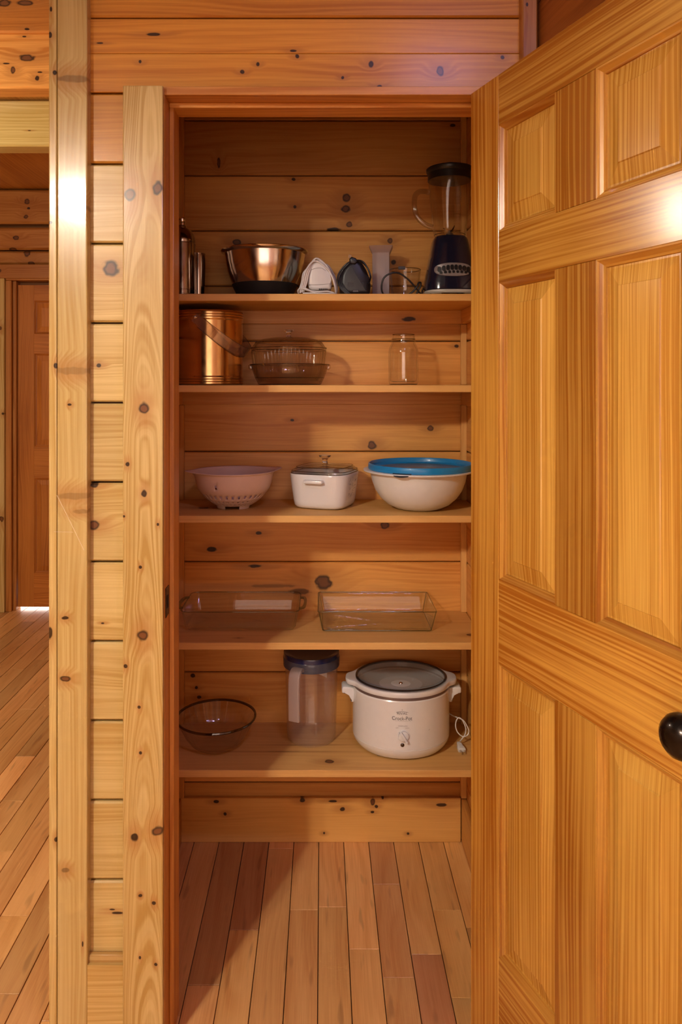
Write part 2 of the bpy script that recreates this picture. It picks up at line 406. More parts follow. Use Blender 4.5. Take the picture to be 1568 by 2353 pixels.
sk = box('strike_plate', (JL - .0005, 1.605, .925), (JL + .0015, 1.637, .988), plain('bronze', (.035, .022, .016), .35, .9), cas, .0006, label='dark bronze strike plate')
box('latch_hole', (JL + .0012, 1.613, .943), (JL + .0018, 1.629, .970), plain('hole_black', (.004, .003, .002), .9), sk, 0).location -= sk.location

# right corner: upright trim and the side wall beyond it
rt = board('trim_3', (.4275, 1.60, 0), (.4605, 1.70, 2.78), 'z', 'pine', None, KZ(1.6, [(1212, 10, 3, 5)]), .78, .9, bev=.003); rt['kind'] = 'structure'
rw = struct('wall_right'); rw.location = (.462, 1.64, 0); rw.rotation_euler = (0, 0, math.radians(9.0))
for z0, z1 in zip(JOINTS, JOINTS[1:]):
    z0 = max(z0, 0); z1 = min(z1, 2.78)
    if z1 - z0 < .02: continue
    board('wall_board', (0, -4.3, z0 + .001), (.03, 0, z1 - .001), 'yz', 'dark', rw, (), .78, .85, bev=.002)

# ------------------------------------------------------------------ closet interior
back = struct('wall_back')
bk = KX(YB, [(797, 455, 10, 10), (795, 480, 10, 9), (803, 515, 7, 7), (768, 527, 17, 5), (897, 553, 6, 7), (905, 603, 6, 6), (503, 372, 4, 12), (675, 412, 5, 4), (678, 475, 4, 4), (545, 556, 9, 7),
             (1050, 795, 5, 4), (672, 965, 5, 3), (990, 984, 7, 7), (855, 1024, 10, 10), (885, 1205, 11, 9), (595, 1225, 8, 4), (487, 1262, 12, 6), (743, 1340, 21, 19), (690, 1360, 24, 7, .7), (625, 1347, 55, 4, .45),
             (585, 1301, 16, 4), (452, 1580, 4, 4), (458, 1602, 5, 4), (443, 1553, 6, 5), (1040, 288, 7, 4), (630, 925, 12, 3)])
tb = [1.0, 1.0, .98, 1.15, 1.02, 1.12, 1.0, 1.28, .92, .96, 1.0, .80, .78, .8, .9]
for i, (z0, z1) in enumerate(zip(JOINTS[1:], JOINTS[2:])):
    if z0 > 2.5: break
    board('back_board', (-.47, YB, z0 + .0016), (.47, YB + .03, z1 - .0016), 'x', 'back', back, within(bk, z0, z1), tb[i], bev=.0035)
board('back_board', (-.47, YB, 0), (.47, YB + .03, JOINTS[1] - .0016), 'x', 'back', back, (), .9, bev=.0035)
board('wall_core', (-.5, YB + .024, 0), (.5, YB + .08, 2.6), 'x', 'dark', back, (), .4, bev=0)
for side, x0, x1 in (('closet_left', -.475, -.45), ('closet_right', .45, .475)):
    sw = struct('wall_' + side)
    for i, (z0, z1) in enumerate(zip(JOINTS, JOINTS[1:])):
        z0 = max(z0, 0)
        if z0 > 2.5: break
        board('side_board', (x0, 1.725, z0 + .0016), (x1, YB, z1 - .0016), 'yz', 'back', sw, (), random.uniform(.9, 1.05), bev=.0035)
    xo = (-.5, -.47) if x0 < 0 else (.47, .5)
    board('wall_core', (xo[0], 1.72, 0), (xo[1], YB + .05, 2.6), 'yz', 'dark', sw, (), .4, bev=0)
cc = board('ceiling_closet', (-.5, 1.66, 2.50), (.5, 2.42, 2.55), 'xs', 'back', None, (), .9, bev=0); cc['kind'] = 'structure'
SH = [1.672, 1.4217, 1.064, .716, .3665]; TH = .0195
# upright corner strips between the shelves
for nm, x0, x1 in (('trim_4', -.45, -.4286), ('trim_5', .4326, .45)):
    tr = struct(nm)
    zz = [.138] + sorted(SH) + [2.5]
    for k, (a, c) in enumerate(zip(zz, zz[1:])):
        top = c - TH - (.043 if k < 5 else 0) if k < 5 else c
        board('corner_strip', (x0, YB - .019, a), (x1, YB - .001, top), 'z', 'shelf' if x0 > 0 else 'back', tr, (), 1.08 if x0 > 0 else .95, bev=.0015)
b1 = struct('baseboard_back')
bkn = KX(2.33, [(497, 1842, 6, 4), (518, 1870, 4, 4), (695, 1839, 7, 5), (766, 1841, 10, 3), (787, 1859, 7, 5), (857, 1843, 6, 8), (865, 1853, 4, 4), (856, 1866, 4, 3), (1015, 1849, 13, 4), (880, 1834, 3, 3), (745, 1915, 3, 3), (938, 1916, 3, 3), (1042, 1832, 18, 2)])
board('base_board', (-.45, 2.330, 0), (.4326, YB - .0005, .137), 'x', 'shelf', b1, bkn, 1.06, .96, .82, bev=.002)
for nm, x0, x1 in (('baseboard_left', -.45, -.436), ('baseboard_right', .4335, .45)):
    o = board(nm, (x0, 1.725, 0), (x1, 2.3295, .137), 'yz', 'pine', None, (), .95, bev=.002); o['kind'] = 'structure'

# ---- shelves with their cleats
shl = ['topmost closet shelf, pine board carrying the blender and steel bowl', 'second closet shelf from the top, pine board holding the mason jar',
       'middle closet shelf, pine board under the white colander and casserole', 'fourth closet shelf from the top, pine board under two glass baking dishes',
       'lowest closet shelf, pine board under the slow cooker']
skn = {2: [(468, 1167, 14, 4, 2.17)], 3: [(1083, 1459, 10, 6, 2.12), (830, 1437, 10, 3, 2.2), (548, 1466, 4, 2, 2.09)], 4: [(757, 1750, 11, 7, 2.10), (690, 1712, 30, 2, 2.19), (650, 1727, 40, 2, 2.16)]}
for i, z in enumerate(SH):
    t = thing('shelf', shl[i], 'shelf', (0, YF, z - TH), group='pine shelves of the closet')
    kn = []
    for (x, y, rx, ry, Y) in skn.get(i, []):
        Yk = (CZ - z) * F / (y - CY)
        kn.append((XX(x, Yk), Yk, rx * Yk / F, ry * Yk / F * Yk / (CZ - z) * .5 if ry < 4 else rx * Yk / F * .8, .35 if ry < 3 else 1.0))
    ctr = Vector((0, (YF + YB - .001) / 2, z - TH / 2))
    o = link('shelf_board', box_mesh('shelf_board', (.90 - .004, YB - .001 - YF, TH), .0012), wood('shelf', 'xs', [(k[0], k[1] - ctr.y, k[2], k[3], k[4]) for k in kn]), t, ctr - t.location)
    o.color = (1.0, 1, 1, 1)
    for nm, lo, hi, ax in (('back_cleat', (-.4495, YB - .020, -.042 - 0.0), (.4495, YB - .001, 0), 'x'), ('side_cleat', (-.4495, YF + .02, -.042), (-.4315, YB - .021, 0), 'yz'), ('side_cleat', (.4315, YF + .02, -.042), (.4495, YB - .021, 0), 'yz')):
        lo = Vector(lo); hi = Vector(hi)
        lo.y -= YF; hi.y -= YF
        k2 = [(XX(940, 2.325), -.028, .02, .008)] if (i == 0 and nm == 'back_cleat') else []
        c = board(nm, lo, hi, ax, 'back', t, k2, 1.0, bev=.0015)

# ------------------------------------------------------------------ six-panel closet door, swung open towards the room
def frame_door(root, Wd, Hs, xs, zr, th, style_f, style_p, tone=1.0, z_bot=.012):
    """root-local: x along the width from the hinge, y 0..th thickness (visible face y=0), z up. xs: panel column bounds, zr: rail bounds bottom->top"""
    top = Hs
    def B(nm, lo, hi, ax, st, tn):
        return board(nm, lo, hi, ax, st, root, (), tn, bev=.0008)
    B('stile', (0, 0, z_bot), (xs[0], th, top), 'z', style_f, tone)
    B('stile', (xs[3], 0, z_bot), (Wd, th, top), 'z', style_f, tone * .98)
    rails = [(z_bot, zr[0]), (zr[1], zr[2]), (zr[3], zr[4]), (zr[5], top)]
    for k, (a, c) in enumerate(rails): B('rail', (xs[0] + .0004, 0, a), (xs[3] - .0004, th, c), 'x', style_f, tone * (1.0, 1.02, .97, .97)[k])
    for a, c in ((zr[0], zr[1]), (zr[2], zr[3]), (zr[4], zr[5])):
        B('mullion', (xs[1], 0, a + .0004), (xs[2], th, c - .0004), 'z', style_f, tone * .9)
        for x0, x1 in ((xs[0], xs[1]), (xs[2], xs[3])):
            # sticking (moulding) round the opening and raised panel, both faces
            bm = bmesh.new()
            def loop(ins, y): return [bm.verts.new((x, y, z)) for x, z in ((x0 + ins, a + ins), (x1 - ins, a + ins), (x1 - ins, c - ins), (x0 + ins, c - ins))]
            bm.free()
            st = [(0, .0006), (.003, .0008), (.0055, .0035), (.010, .0075), (.0135, .0088), (.0145, .0118)]
            for side in range(4):
                bm = bmesh.new()
                for face in (0, 1):
                    Yv = (lambda d: d) if face == 0 else (lambda d: th - d)
                    L = [loop(i_, Yv(d)) for i_, d in st]
                    for A, Bq in zip(L, L[1:]): bm.faces.new((A[side], A[(side + 1) % 4], Bq[(side + 1) % 4], Bq[side]))
                bmesh.ops.delete(bm, geom=[v for v in bm.verts if not v.link_faces], context='VERTS')
                o = link('panel_moulding', from_bm(bm, 'panel_moulding'), wood(style_f, 'x' if side % 2 == 0 else 'z'), root); o.color = (tone * .95, .97, 1, 1)
            bm = bmesh.new()
            for face in (0, 1):
                Yv = (lambda d: d) if face == 0 else (lambda d: th - d)
                st = [(.0146, .0112), (.018, .0112), (.046, .0052), (.0475, .0030)]
                L = [loop(i_, Yv(d)) for i_, d in st]
                for A, Bq in zip(L, L[1:]):
                    for k in range(4): bm.faces.new((A[k], A[(k + 1) % 4], Bq[(k + 1) % 4], Bq[k]))
                bm.faces.new(L[-1])
            me = from_bm(bm, 'panel')
            ctr = Vector(((x0 + x1) / 2, th / 2, (a + c) / 2))
            for v in me.vertices: v.co -= ctr
            o = link('panel', me, wood(style_p, 'z'), root, ctr); o.color = (tone * random.uniform(.97, 1.05), 1, 1, 1)
PH = math.radians(19.5)
door = struct('door_1')
door.location = (.314, 1.580, 0); door.rotation_euler = (0, 0, -(PI / 2 - PH))
frame_door(door, .672, 2.037, (.104, .284, .388, .568), (.294, .8745, 1.039, 1.628, 1.726, 1.938), .035, 'door', 'panel', .94)
# the visible face is the local y=0 side turned towards the opening
kn = bpy.data.objects.new('door_knob', None)
bz = plain('bronze_knob', (.020, .013, .010), .28, .85, .2)
KN = lathe('door_knob', [(0, .062), (.008, .0617), (.018, .0585), (.026, .0515), (.0305, .042), (.0308, .034), (.026, .025), (.017, .019), (.0125, .015), (.0115, .006), (.0115, .001)], bz, door, (.602, 0, .957), 48, rot=(PI / 2, 0, 0), label='dark bronze round door knob')
lathe('rosette', [(.0, .0075), (.026, .0075), (.030, .005), (.032, .0), (0, 0)], bz, KN, (0, 0, 0), 40)
bpy.data.objects.remove(kn)
for z in (.25, 1.05, 1.80):
    lathe('hinge', [(0, -.045), (.006, -.045), (.006, .045), (0, .045)], plain('bronze', (.035, .022, .016), .35, .9), door, (-.004, .038, z), 12)

# ------------------------------------------------------------------ hall seen past the post
YH = 4.68; sH = F / YH
far = struct('wall_far')
def zf(y): return ZZ(y, YH)
fl = [(zf(351), zf(430)), (zf(434), zf(515)), (zf(521), zf(575)), (zf(575.5), zf(609))]
fk = KX(YH, [(68, 418, 8, 6), (62, 462, 6, 6), (66, 478, 4, 3), (60, 498, 6, 5), (37, 546, 7, 5), (28, 572, 9, 4), (62, 583, 8, 10), (72, 605, 9, 4), (90, 432, 16, 4)])
for j, (z1, z0) in enumerate(fl):
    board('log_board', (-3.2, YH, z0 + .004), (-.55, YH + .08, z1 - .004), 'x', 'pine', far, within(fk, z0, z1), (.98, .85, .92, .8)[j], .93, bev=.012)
board('log_board', (-3.2, YH, zf(351) + .004), (-.55, YH + .08, 3.1), 'x', 'pine', far, (), .9, bev=.012)
X20, XD0, XD1 = XX(14, YH), XX(36, YH), XX(36, YH) + .762
z = 0
for k in range(12):
    z1 = min(z + .2, zf(609))
    if z1 - z > .02: board('log_board', (-3.2, YH, z + .002), (X20 - .002, YH + .08, z1 - .002), 'x', 'pine', far, (), 1.0, bev=.008)
    if z1 - z > .02: board('log_board', (XD1 + .09, YH, z + .002), (-.55, YH + .08, z1 - .002), 'x', 'pine', far, (), 1.0, bev=.008)
    z = z1
board('wall_core', (-3.2, YH + .082, zf(645) - .06), (-.55, YH + .14, 3.1), 'x', 'dark', far, (), .5, bev=0)
fc = struct('trim_6')
board('casing', (X20 - .09, YH - .03, 0), (X20, YH + .02, zf(641)), 'z', 'glossy', fc, KZ(YH, [(5, 755, 4, 5), (8, 1190, 5, 7), (11, 950, 3, 3)]), 1.0, bev=.003)
board('casing', (XD1 + .02, YH - .03, 0), (XD1 + .11, YH + .02, zf(641)), 'z', 'glossy', fc, (), 1.0, bev=.003)
board('head_casing', (X20 - .10, YH - .03, zf(641)), (XD1 + .12, YH + .02, zf(609)), 'x', 'pine', fc, KX(YH, [(4, 623, 4, 4)]), .85, .9, bev=.003)
board('jamb', (X20 + .001, YH - .012, 0), (XX(27, YH), YH + .10, zf(645)), 'z', 'pine', fc, (), .92, .92, bev=.003)
board('door_stop', (XX(27.5, YH), YH + .012, 0), (XD0 - .003, YH + .09, zf(645)), 'z', 'pine', fc, (), .8, .9, bev=.003)
board('jamb', (XD1 + .003, YH - .012, 0), (XD1 + .02, YH + .10, zf(645)), 'z', 'pine', fc, (), .92, .92, bev=.003)
board('jamb', (X20 + .001, YH - .012, zf(645) + .001), (XD1 + .02, YH + .10, zf(640)), 'x', 'pine', fc, (), .92, .92, bev=.003)
d2 = struct('door_2'); d2.location = (XD0, YH + .035, 0)
def zd(y): return ZZ(y, YH + .035)
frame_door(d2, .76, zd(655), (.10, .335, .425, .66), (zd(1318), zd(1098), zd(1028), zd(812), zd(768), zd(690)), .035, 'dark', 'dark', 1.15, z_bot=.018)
XB0 = -3.2
def beam(name, y_top, y_bot, Y, dep, label, knots, tone, style='pine', g=1.0):
    o = board(name, (XB0, Y, ZZ(y_bot, Y)), (-.60, Y + dep, ZZ(y_top, Y)), 'x', style, None, KX(Y, knots), tone, g, bev=.006)
    return tag(o, label, 'beam', 'hall ceiling beams')
beam('ceiling_beam', 75, 202, 2.60, .087, 'knotty ceiling beam with one large tilted oval knot, nearer the post top', [(62, 132, 19, 9), (30, 162, 6, 9), (86, 180, 5, 6), (92, 166, 7, 2), (14, 146, 8, 2), (56, 84, 5, 2)], 1.35, 'pine', .97)
beam('ceiling_beam', 230, 336, 3.20, .104, 'clear pale yellow ceiling beam, lower of the hall beams', [(68, 300, 4, 1)], 1.16, 'glossy', 1.08)
lg = board('rim_log', (XB0, 2.585, ZZ(74, 2.585)), (-.60, 2.68, 3.30), 'x', 'dark', None, KX(2.585, [(10, 5, 16, 10), (58, 6, 20, 7), (62, 67, 7, 3)]), 1.0, bev=.006)
tag(lg, 'brown log with dark torn knots above the hall beams, at the top left corner', 'log')
dk = board('ceiling_hall', (-3.3, 2.68, 2.641), (-.55, 4.8, 2.70), 'y', 'pine', None, (), 1.0, bev=0); dk['kind'] = 'structure'
hw = board('wall_hall_right', (-.58, 1.70, 0), (-.52, 4.8, 2.9), 'yz', 'pine', None, (), 1.0, bev=0); hw['kind'] = 'structure'

# ================================================================== things on the shelves
Z1, Z2, Z3, Z4, Z5 = SH
E = .0004
steel = plain('brushed_steel', (.80, .75, .69), .16, 1.0)
steel_dark = plain('dark_steel', (.42, .36, .31), .14, 1.0)
copper = plain('satin_copper', (.74, .47, .20), .19, 1.0, .2)
copper_line = plain('copper_groove', (.30, .13, .04), .3, 1.0)
black = plain('black_plastic', (.010, .009, .012), .36, 0, 0)
black_r = plain('black_rubber', (.010, .009, .010), .6)
navy = plain('blender_navy', (.012, .012, .030), .16, 0, .6)
white = plain('white_plastic', (.80, .79, .78), .38, 0, .1, .08)
white_cer = plain('white_ceramic', (.82, .81, .80), .16, 0, .6, .05)
cream = plain('cream_enamel', (.81, .79, .76), .22, 0, .4, .06)
bluep = plain('blue_lid_plastic', (.010, .235, .56), .36, 0, .2)
clear = glass('clear_glass', (.975, .97, .962), (.30, .28, .22), .05, .05)
pyrex = glass('baking_glass', (.98, .98, .97), (.38, .46, .36), .015, .040)
smoke = glass('tinted_glass', (.91, .87, .825), (.30, .23, .18), .05, .06)
acryl = glass('clear_acrylic', (.93, .89, .85), (.55, .46, .40), .08, .10, .10, (.75, .60, .50))
knobg = plain('solid_glass', (1, 1, 1), .06, 0, 0, 0, 1.0)
lidgl = glass('lid_glass', (.92, .915, .90), (.36, .34, .28), .02, .13)
rimg = glass('green_glass_edge', (.60, .66, .56), (.14, .18, .13), .02, .10)

def rim_ring(par, r, z, rad=.0011, mat=None, sy=1.0, name='rim', seg=96):
    return lathe(name, [(r + rad * math.cos(2 * PI * k / 6), z + rad * math.sin(2 * PI * k / 6)) for k in range(6)], mat or dkrim, par, (0, 0, 0), seg, sy=sy, closed=True)
dkrim = glass('dark_glass_edge', (.55, .52, .46), (.12, .11, .09), .05, .10)
# ---- top shelf
zb = Z1 + E
t = thing('steel_bottle', 'tall polished steel bottle with ball stopper at the left end of the top shelf', 'bottle', (-.4065, 2.18, zb), group=None)
lathe('body', [(0, 0), (.0375, 0), (.039, .002), (.039, .010), (.0383, .0108), (.0383, .0122), (.039, .013), (.039, .022), (.0383, .0228), (.0383, .0242), (.039, .025), (.039, .158), (.0375, .160), (.0375, .162), (.0385, .164), (.0378, .172), (.034, .186), (.027, .197), (.018, .204), (.0125, .207), (.0115, .210), (0, .210)], steel_dark, t)
lathe('stopper', [(0, .210), (.0105, .210), (.0125, .212), (.0125, .219), (.010, .2215), (.0112, .224), (.0112, .232), (.009, .235), (0, .2355)], steel, t)
t = thing('steel_tumbler', 'small curved steel tumbler beside the steel bottle', 'tumbler', (-.3625, 2.20, zb))
lathe('cup', [(0, 0), (.0150, 0), (.0168, .002), (.0190, .04), (.0206, .09), (.0208, .115), (.0203, .130), (.0205, .1335), (.0192, .1335), (.0190, .128), (.0192, .09), (.0160, .01), (0, .006)], steel_dark, t)
t = thing('mixing_bowl', 'wide shiny steel mixing bowl with black base on the top shelf', 'bowl', (XX(609, 2.19), 2.19, zb))
lathe('bowl', [(0, .004), (.077, .004), (.0835, .018), (.0895, .030), (.0965, .046), (.1035, .062), (.1092, .080), (.1130, .100), (.1155, .118), (.1178, .1285), (.1265, .1335), (.1285, .1375), (.1265, .1395), (.1190, .1395), (.1160, .136), (.1140, .118), (.1115, .100), (.1077, .080), (.102, .062), (.095, .046), (.080, .018), (.070, .010), (0, .008)], steel, t, seg=96)
lathe('silicone_base', [(0, 0), (.076, 0), (.0795, .004), (.0852, .018), (.0912, .030), (.0958, .0405), (.0945, .0415), (.0890, .030), (.0830, .018), (.076, .0035), (0, .003)], black_r, t, seg=96, label='black silicone base')

def outline(pts, cx, cy, s, sc):                      # crop points -> metres round a centre
    return [((x - cx) / sc * s, -(y - cy) / sc * s) for x, y in pts]
# white hand appliance bundled in its cord
Yw = 2.13; sw_ = Yw / F; cxw = 660 + 345 / 4.612
t = thing('hand_appliance', 'white plastic hand appliance bundled in its own white cord', 'appliance', (XX(cxw, Yw), Yw, zb))
ol = outline([(232, 545), (222, 500), (222, 430), (236, 360), (262, 300), (300, 262), (345, 250), (390, 272), (425, 325), (452, 392), (468, 460), (472, 520), (464, 555), (420, 566), (270, 572)], 345, 572, sw_, 4.612)
prism('housing', [(x, z + .014) for x, z in ol][::-1], -.030, .035, white, t, bev=.010, seg=4)
def strip(name, pts, r, mat, par): return tube(name, pts, r, mat, par, n=6, seg=6)
seam = plain('seam_grey', (.30, .27, .25), .6)
strip('seam', [(-.0325, -.0302, .030), (0, -.0304, .0305), (.0335, -.0302, .033)], .0005, seam, t)
strip('seam', [(-.028, -.0302, .070), (-.012, -.0304, .076), (.004, -.0304, .077), (.018, -.0302, .069)], .0005, seam, t)
for k in range(5): box('vent_slot', (-.002 + k * .0052, -.0305, .0155), (.0012 + k * .0052, -.029, .0195), black, t, .0004)
wc = plain('white_cord', (.80, .76, .73), .45)
cr = .0026
for k, (dx, dy, top) in enumerate(((-.048, -.020, .096), (-.043, -.012, .104), (-.0385, -.004, .100), (-.052, .006, .098))):
    pts = [(dx - .006, -.034 + dy * .2, .006 + .002 * k), (dx + .002, -.034 + dy * .3, .035), (dx + .010, -.030 + dy * .5, .068), (-.014 + .003 * k, -.015 + dy, top), (.018, -.010 + dy, top - .018), (.034 + .002 * k, -.014 + dy * .8, .055), (.043 + .002 * k, -.02 + dy * .5, .026), (.046, -.018, .005)]
    tube('cord', pts, cr, wc, t, n=7, seg=8)
tube('cord', [(-.058, -.022, .004), (-.060, -.034, .014), (-.050, -.042, .019), (-.030, -.044, .012), (-.005, -.045, .0085), (.022, -.043, .010), (.040, -.036, .006)], cr, wc, t, n=7)
tube('cord', [(-.046, -.040, .005), (-.020, -.047, .004), (.008, -.047, .003), (.034, -.043, .0035), (.047, -.030, .004)], cr, wc, t, n=7)
tube('cord', [(.004, .018, .096), (.024, .020, .092), (.040, .014, .066), (.046, .004, .050), (.048, -.004, .028)], cr * .8, wc, t, n=7)
tube('cord', [(-.040, -.043, .018), (-.028, -.047, .012), (-.010, -.048, .004)], cr, wc, t, n=7)

# black appliance bundled in its cord
Yk = 2.13; cxk = 660 + 730 / 4.612
t = thing('hand_appliance', 'black plastic hand appliance with vents, wrapped in a black cord', 'appliance', (XX(cxk, Yk), Yk, zb))
ol = outline([(580, 610), (560, 560), (552, 480), (560, 400), (590, 330), (640, 272), (690, 240), (740, 240), (795, 278), (838, 350), (866, 430), (882, 510), (876, 575), (862, 614)], 730, 614, sw_, 4.612)
prism('housing', [(x, z + .0005) for x, z in ol][::-1], -.036, .040, black, t, bev=.014, seg=4)
for gx in (-.0155, .0200):
    for r_ in range(4):
        for q in range(2 if gx > 0 else 3):
            box('vent_slot', (gx - .010 + q * .0062, -.0366, .0235 + r_ * .0034), (gx - .0052 + q * .0062, -.0350, .0252 + r_ * .0034), plain('vent_grey', (.06, .055, .065), .25), t, .0003)
box('foot_clip', (-.011, -.0375, .008), (.006, -.035, .0155), plain('vent_grey', (.06, .055, .065), .25), t, .001)
bc = plain('black_cord', (.014, .013, .015), .35, 0, .2)
for k in range(4):
    o_ = .004 * k
    tube('cord', [(-.030 + o_, -.040, .004), (-.046 + o_, -.036, .022), (-.053 + o_ * 1.2, -.030, .046), (-.046 + o_ * 1.3, -.026, .068), (-.028 + o_ * 1.2, -.030, .088), (-.010 + o_ * .5, -.028, .098)], .0023, bc, t, n=7)
tube('cord', [(-.006, -.022, .098), (.004, -.014, .101), (.020, -.010, .097), (.034, -.012, .076), (.0405, -.016, .056), (.0385, -.024, .044), (.034, -.036, .033)], .0024, bc, t, n=8)
tube('cord', [(-.004, -.024, .095), (.006, -.012, .098), (.022, -.006, .093), (.037, -.006, .072), (.042, -.010, .052)], .0022, bc, t, n=8)
pl = prism('plug', [(-.018, .088), (-.020, .101), (-.014, .107), (-.002, .103), (.004, .094), (-.004, .086)], -.042, -.022, black, t, bev=.003, seg=2)
for dx in (0, .006): box('prong', (-.0215 + dx * .8, -.036 + dx, .104), (-.0190 + dx * .8, -.0345 + dx, .114), steel, pl, .0004)

# translucent flared container
Yt = 2.25; st_ = Yt / F
t = thing('plastic_container', 'tall translucent plastic container with a flared square mouth', 'container', (XX(876, Yt), Yt, zb), math.radians(-6))
frost = glass('frosted_plastic', (.92, .88, .90), (.70, .64, .66), .25, .05, .34, (.72, .62, .66))
sq = lambda th, i: 1.0 / max(abs(math.cos(th)), abs(math.sin(th))) * (1 - .04 * (abs(math.sin(2 * th)) ** 8))
lathe('tube_body', [(0, .001), (.0245, .001), (.0255, .003), (.0262, .140), (.0285, .146), (.0352, .1605), (.0358, .1620), (.0346, .1620), (.0275, .147), (.0250, .140), (.0242, .004), (0, .003)], frost, t, seg=48, rf=sq, sm=25)

# glass cup with the dark tab
t = thing('glass_cup', 'small clear glass cup with a dark tab on its rim, behind a black cord', 'cup', (XX(931, 2.215), 2.215, zb))
lathe('cup', [(0, .003), (.030, .003), (.033, 0), (.036, .002), (.0385, .012), (.0425, .040), (.0462, .080), (.0470, .0875), (.0455, .0885), (.0442, .086), (.0395, .040), (.0350, .014), (.030, .010), (0, .009)], clear, t, seg=64)
rim_ring(t, .0458, .0885, .0012); rim_ring(t, .0345, .0012, .0014)
box('rim_tab', (-.0245, -.047, .083), (-.004, -.043, .0925), plain('tab_grey', (.05, .045, .05), .5), t, .002, 2)

# countertop blender
Yb = 2.15; Xb = .3665
t = thing('countertop_blender', 'countertop blender with glass jar, black lid and dark navy base', 'blender', (Xb, Yb, zb))
sqb = lambda th, i: 1.0 / ((abs(math.cos(th)) ** 3.2 + abs(math.sin(th)) ** 3.2) ** (1 / 3.2)) * .955
base = lathe('motor_base', [(0, .0135), (.0745, .0135), (.0775, .018), (.0770, .034), (.0735, .055), (.0680, .085), (.0620, .112), (.0575, .134), (.0555, .146), (.0530, .158), (.0500, .166), (.0455, .1705), (.0380, .1715), (0, .1715)], navy, t, seg=64, rf=sqb, sm=30)
ring = plain('foot_ring_white', (.62, .60, .55), .45)
lathe('foot_ring', [(.060, .0125), (.0755, .0125), (.0775, .0150), (.0775, .0105), (.074, .006), (.060, .0085)], ring, t, seg=64, rf=sqb, closed=True)
for a_ in (45, 135, 225, 315):
    r_ = .064; ca, sa = math.cos(math.radians(a_)), math.sin(math.radians(a_))
    box('foot', (r_ * ca - .014, r_ * sa - .009, 0), (r_ * ca + .014, r_ * sa + .009, .0125), ring, t, .003, 2)
# control plate on the sloping front
def front_r(z):
    pr = [(.0775, .018), (.0770, .034), (.0735, .055), (.0680, .085), (.0620, .112)]
    for (r0, z0), (r1, z1) in zip(pr, pr[1:]):
        if z0 <= z <= z1: return (r0 + (r1 - r0) * (z - z0) / (z1 - z0)) * .955
    return .075
def on_front(u, z, d):
    R_ = front_r(z); th = u / R_
    k = 1.0 / ((abs(math.cos(th)) ** 3.2 + abs(math.sin(th)) ** 3.2) ** (1 / 3.2))
    return Vector((R_ * k * math.sin(th), -R_ * k * math.cos(th) - d, z))
def plate(name, cu, cz, ru, rz, d0, d1, mat, par, n=40, ex=2.4):
    bm = bmesh.new(); rings = []
    for f_, d in ((1.0, d0), (1.0, d1 * .6 + d0 * .4), (.96, d1), (.6, d1), (.25, d1)):
        rr = []
        for k in range(n):
            th = 2 * PI * k / n; c_, s_ = math.cos(th), math.sin(th)
            q = 1.0 / ((abs(c_) ** ex + abs(s_) ** ex) ** (1 / ex))
            rr.append(bm.verts.new(on_front(cu + ru * f_ * q * c_, cz + rz * f_ * q * s_, d)))
        rings.append(rr)
    for A, B_ in zip(rings, rings[1:]):
        for k in range(n): bm.faces.new((A[k], A[(k + 1) % n], B_[(k + 1) % n], B_[k]))
    bm.faces.new(rings[-1])
    return link(name, from_bm(bm, name, 40), mat, par)
cp = plate('control_plate', 0, .0705, .0515, .0195, -.002, .0028, plain('plate_grey', (.36, .33, .34), .35, .4), t, label if False else 40)
for k in range(8):
    u = -.0385 + k * .011; hgt = .0045 if k in (0, 7) else .006
    dz_ = .004 * (1 - ((k - 3.5) / 4) ** 2)
    plate('button', u, .0690 + dz_ * 1.8, .0043, .0075, .001, .0075, black, cp, 16, 3.0)
    plate('button', u + .004, .0600 + dz_ * .9, .0036, .0036, .001, .0058, black, cp, 14, 3.0)
gj = glass('blender_glass', (.98, .975, .97), (.34, .30, .27), .02, .05)
flute = lambda th, i: 1.0 + (.022 * math.cos(6 * th) if 2 <= i <= 6 or 12 <= i <= 16 else 0)
jar = lathe('glass_jar', [(0, .172), (.0400, .172), (.0440, .178), (.0470, .20), (.0520, .245), (.0562, .285), (.0590, .312), (.0600, .320), (.0605, .334), (.0590, .3345), (.0578, .320), (.0566, .312), (.0538, .285), (.0496, .245), (.0446, .20), (.0416, .181), (.038, .177), (0, .177)], gj, t, seg=72, rf=flute)
rim_ring(t, .0440, .1780, .0010)
hp = [(-.0575, 0, .300), (-.070, -.001, .3035), (-.088, -.002, .302), (-.0985, -.002, .292), (-.1015, -.002, .272), (-.1000, -.002, .250), (-.093, -.002, .231), (-.078, -.001, .215), (-.062, 0, .206), (-.048, 0, .202)]
bm = bmesh.new(); sweep_bm(bm, crom(hp, 6), [(.0075 * math.cos(a) , .0045 * math.sin(a)) for a in [2 * PI * k / 10 for k in range(10)]], up=(0, 1, 0))
link('jar_handle', from_bm(bm, 'jar_handle', 60), glass('handle_glass', (.86, .84, .82), (.30, .26, .23), .05, .08), t)
lathe('blade_hub', [(0, .177), (.011, .177), (.010, .183), (.004, .186), (.0035, .192), (0, .193)], plain('hub_grey', (.20, .19, .18), .3, .8), t, seg=20)
for a_ in range(4):
    bm = bmesh.new(); d = Vector((math.cos(a_ * PI / 2 + .5), math.sin(a_ * PI / 2 + .5), 0))
    sweep_bm(bm, [d * .003 + Vector((0, 0, .188)), d * .014 + Vector((0, 0, .190 + .002 * (a_ % 2))), d * .023 + Vector((0, 0, .197 + .006 * (a_ % 2)))], lambda f_: [(-.004 * (1 - .7 * f_), 0), (.004 * (1 - .7 * f_), 0), (.004 * (1 - .7 * f_), .0008), (-.004 * (1 - .7 * f_), .0008)])
    link('blade', from_bm(bm, 'blade'), steel, t)
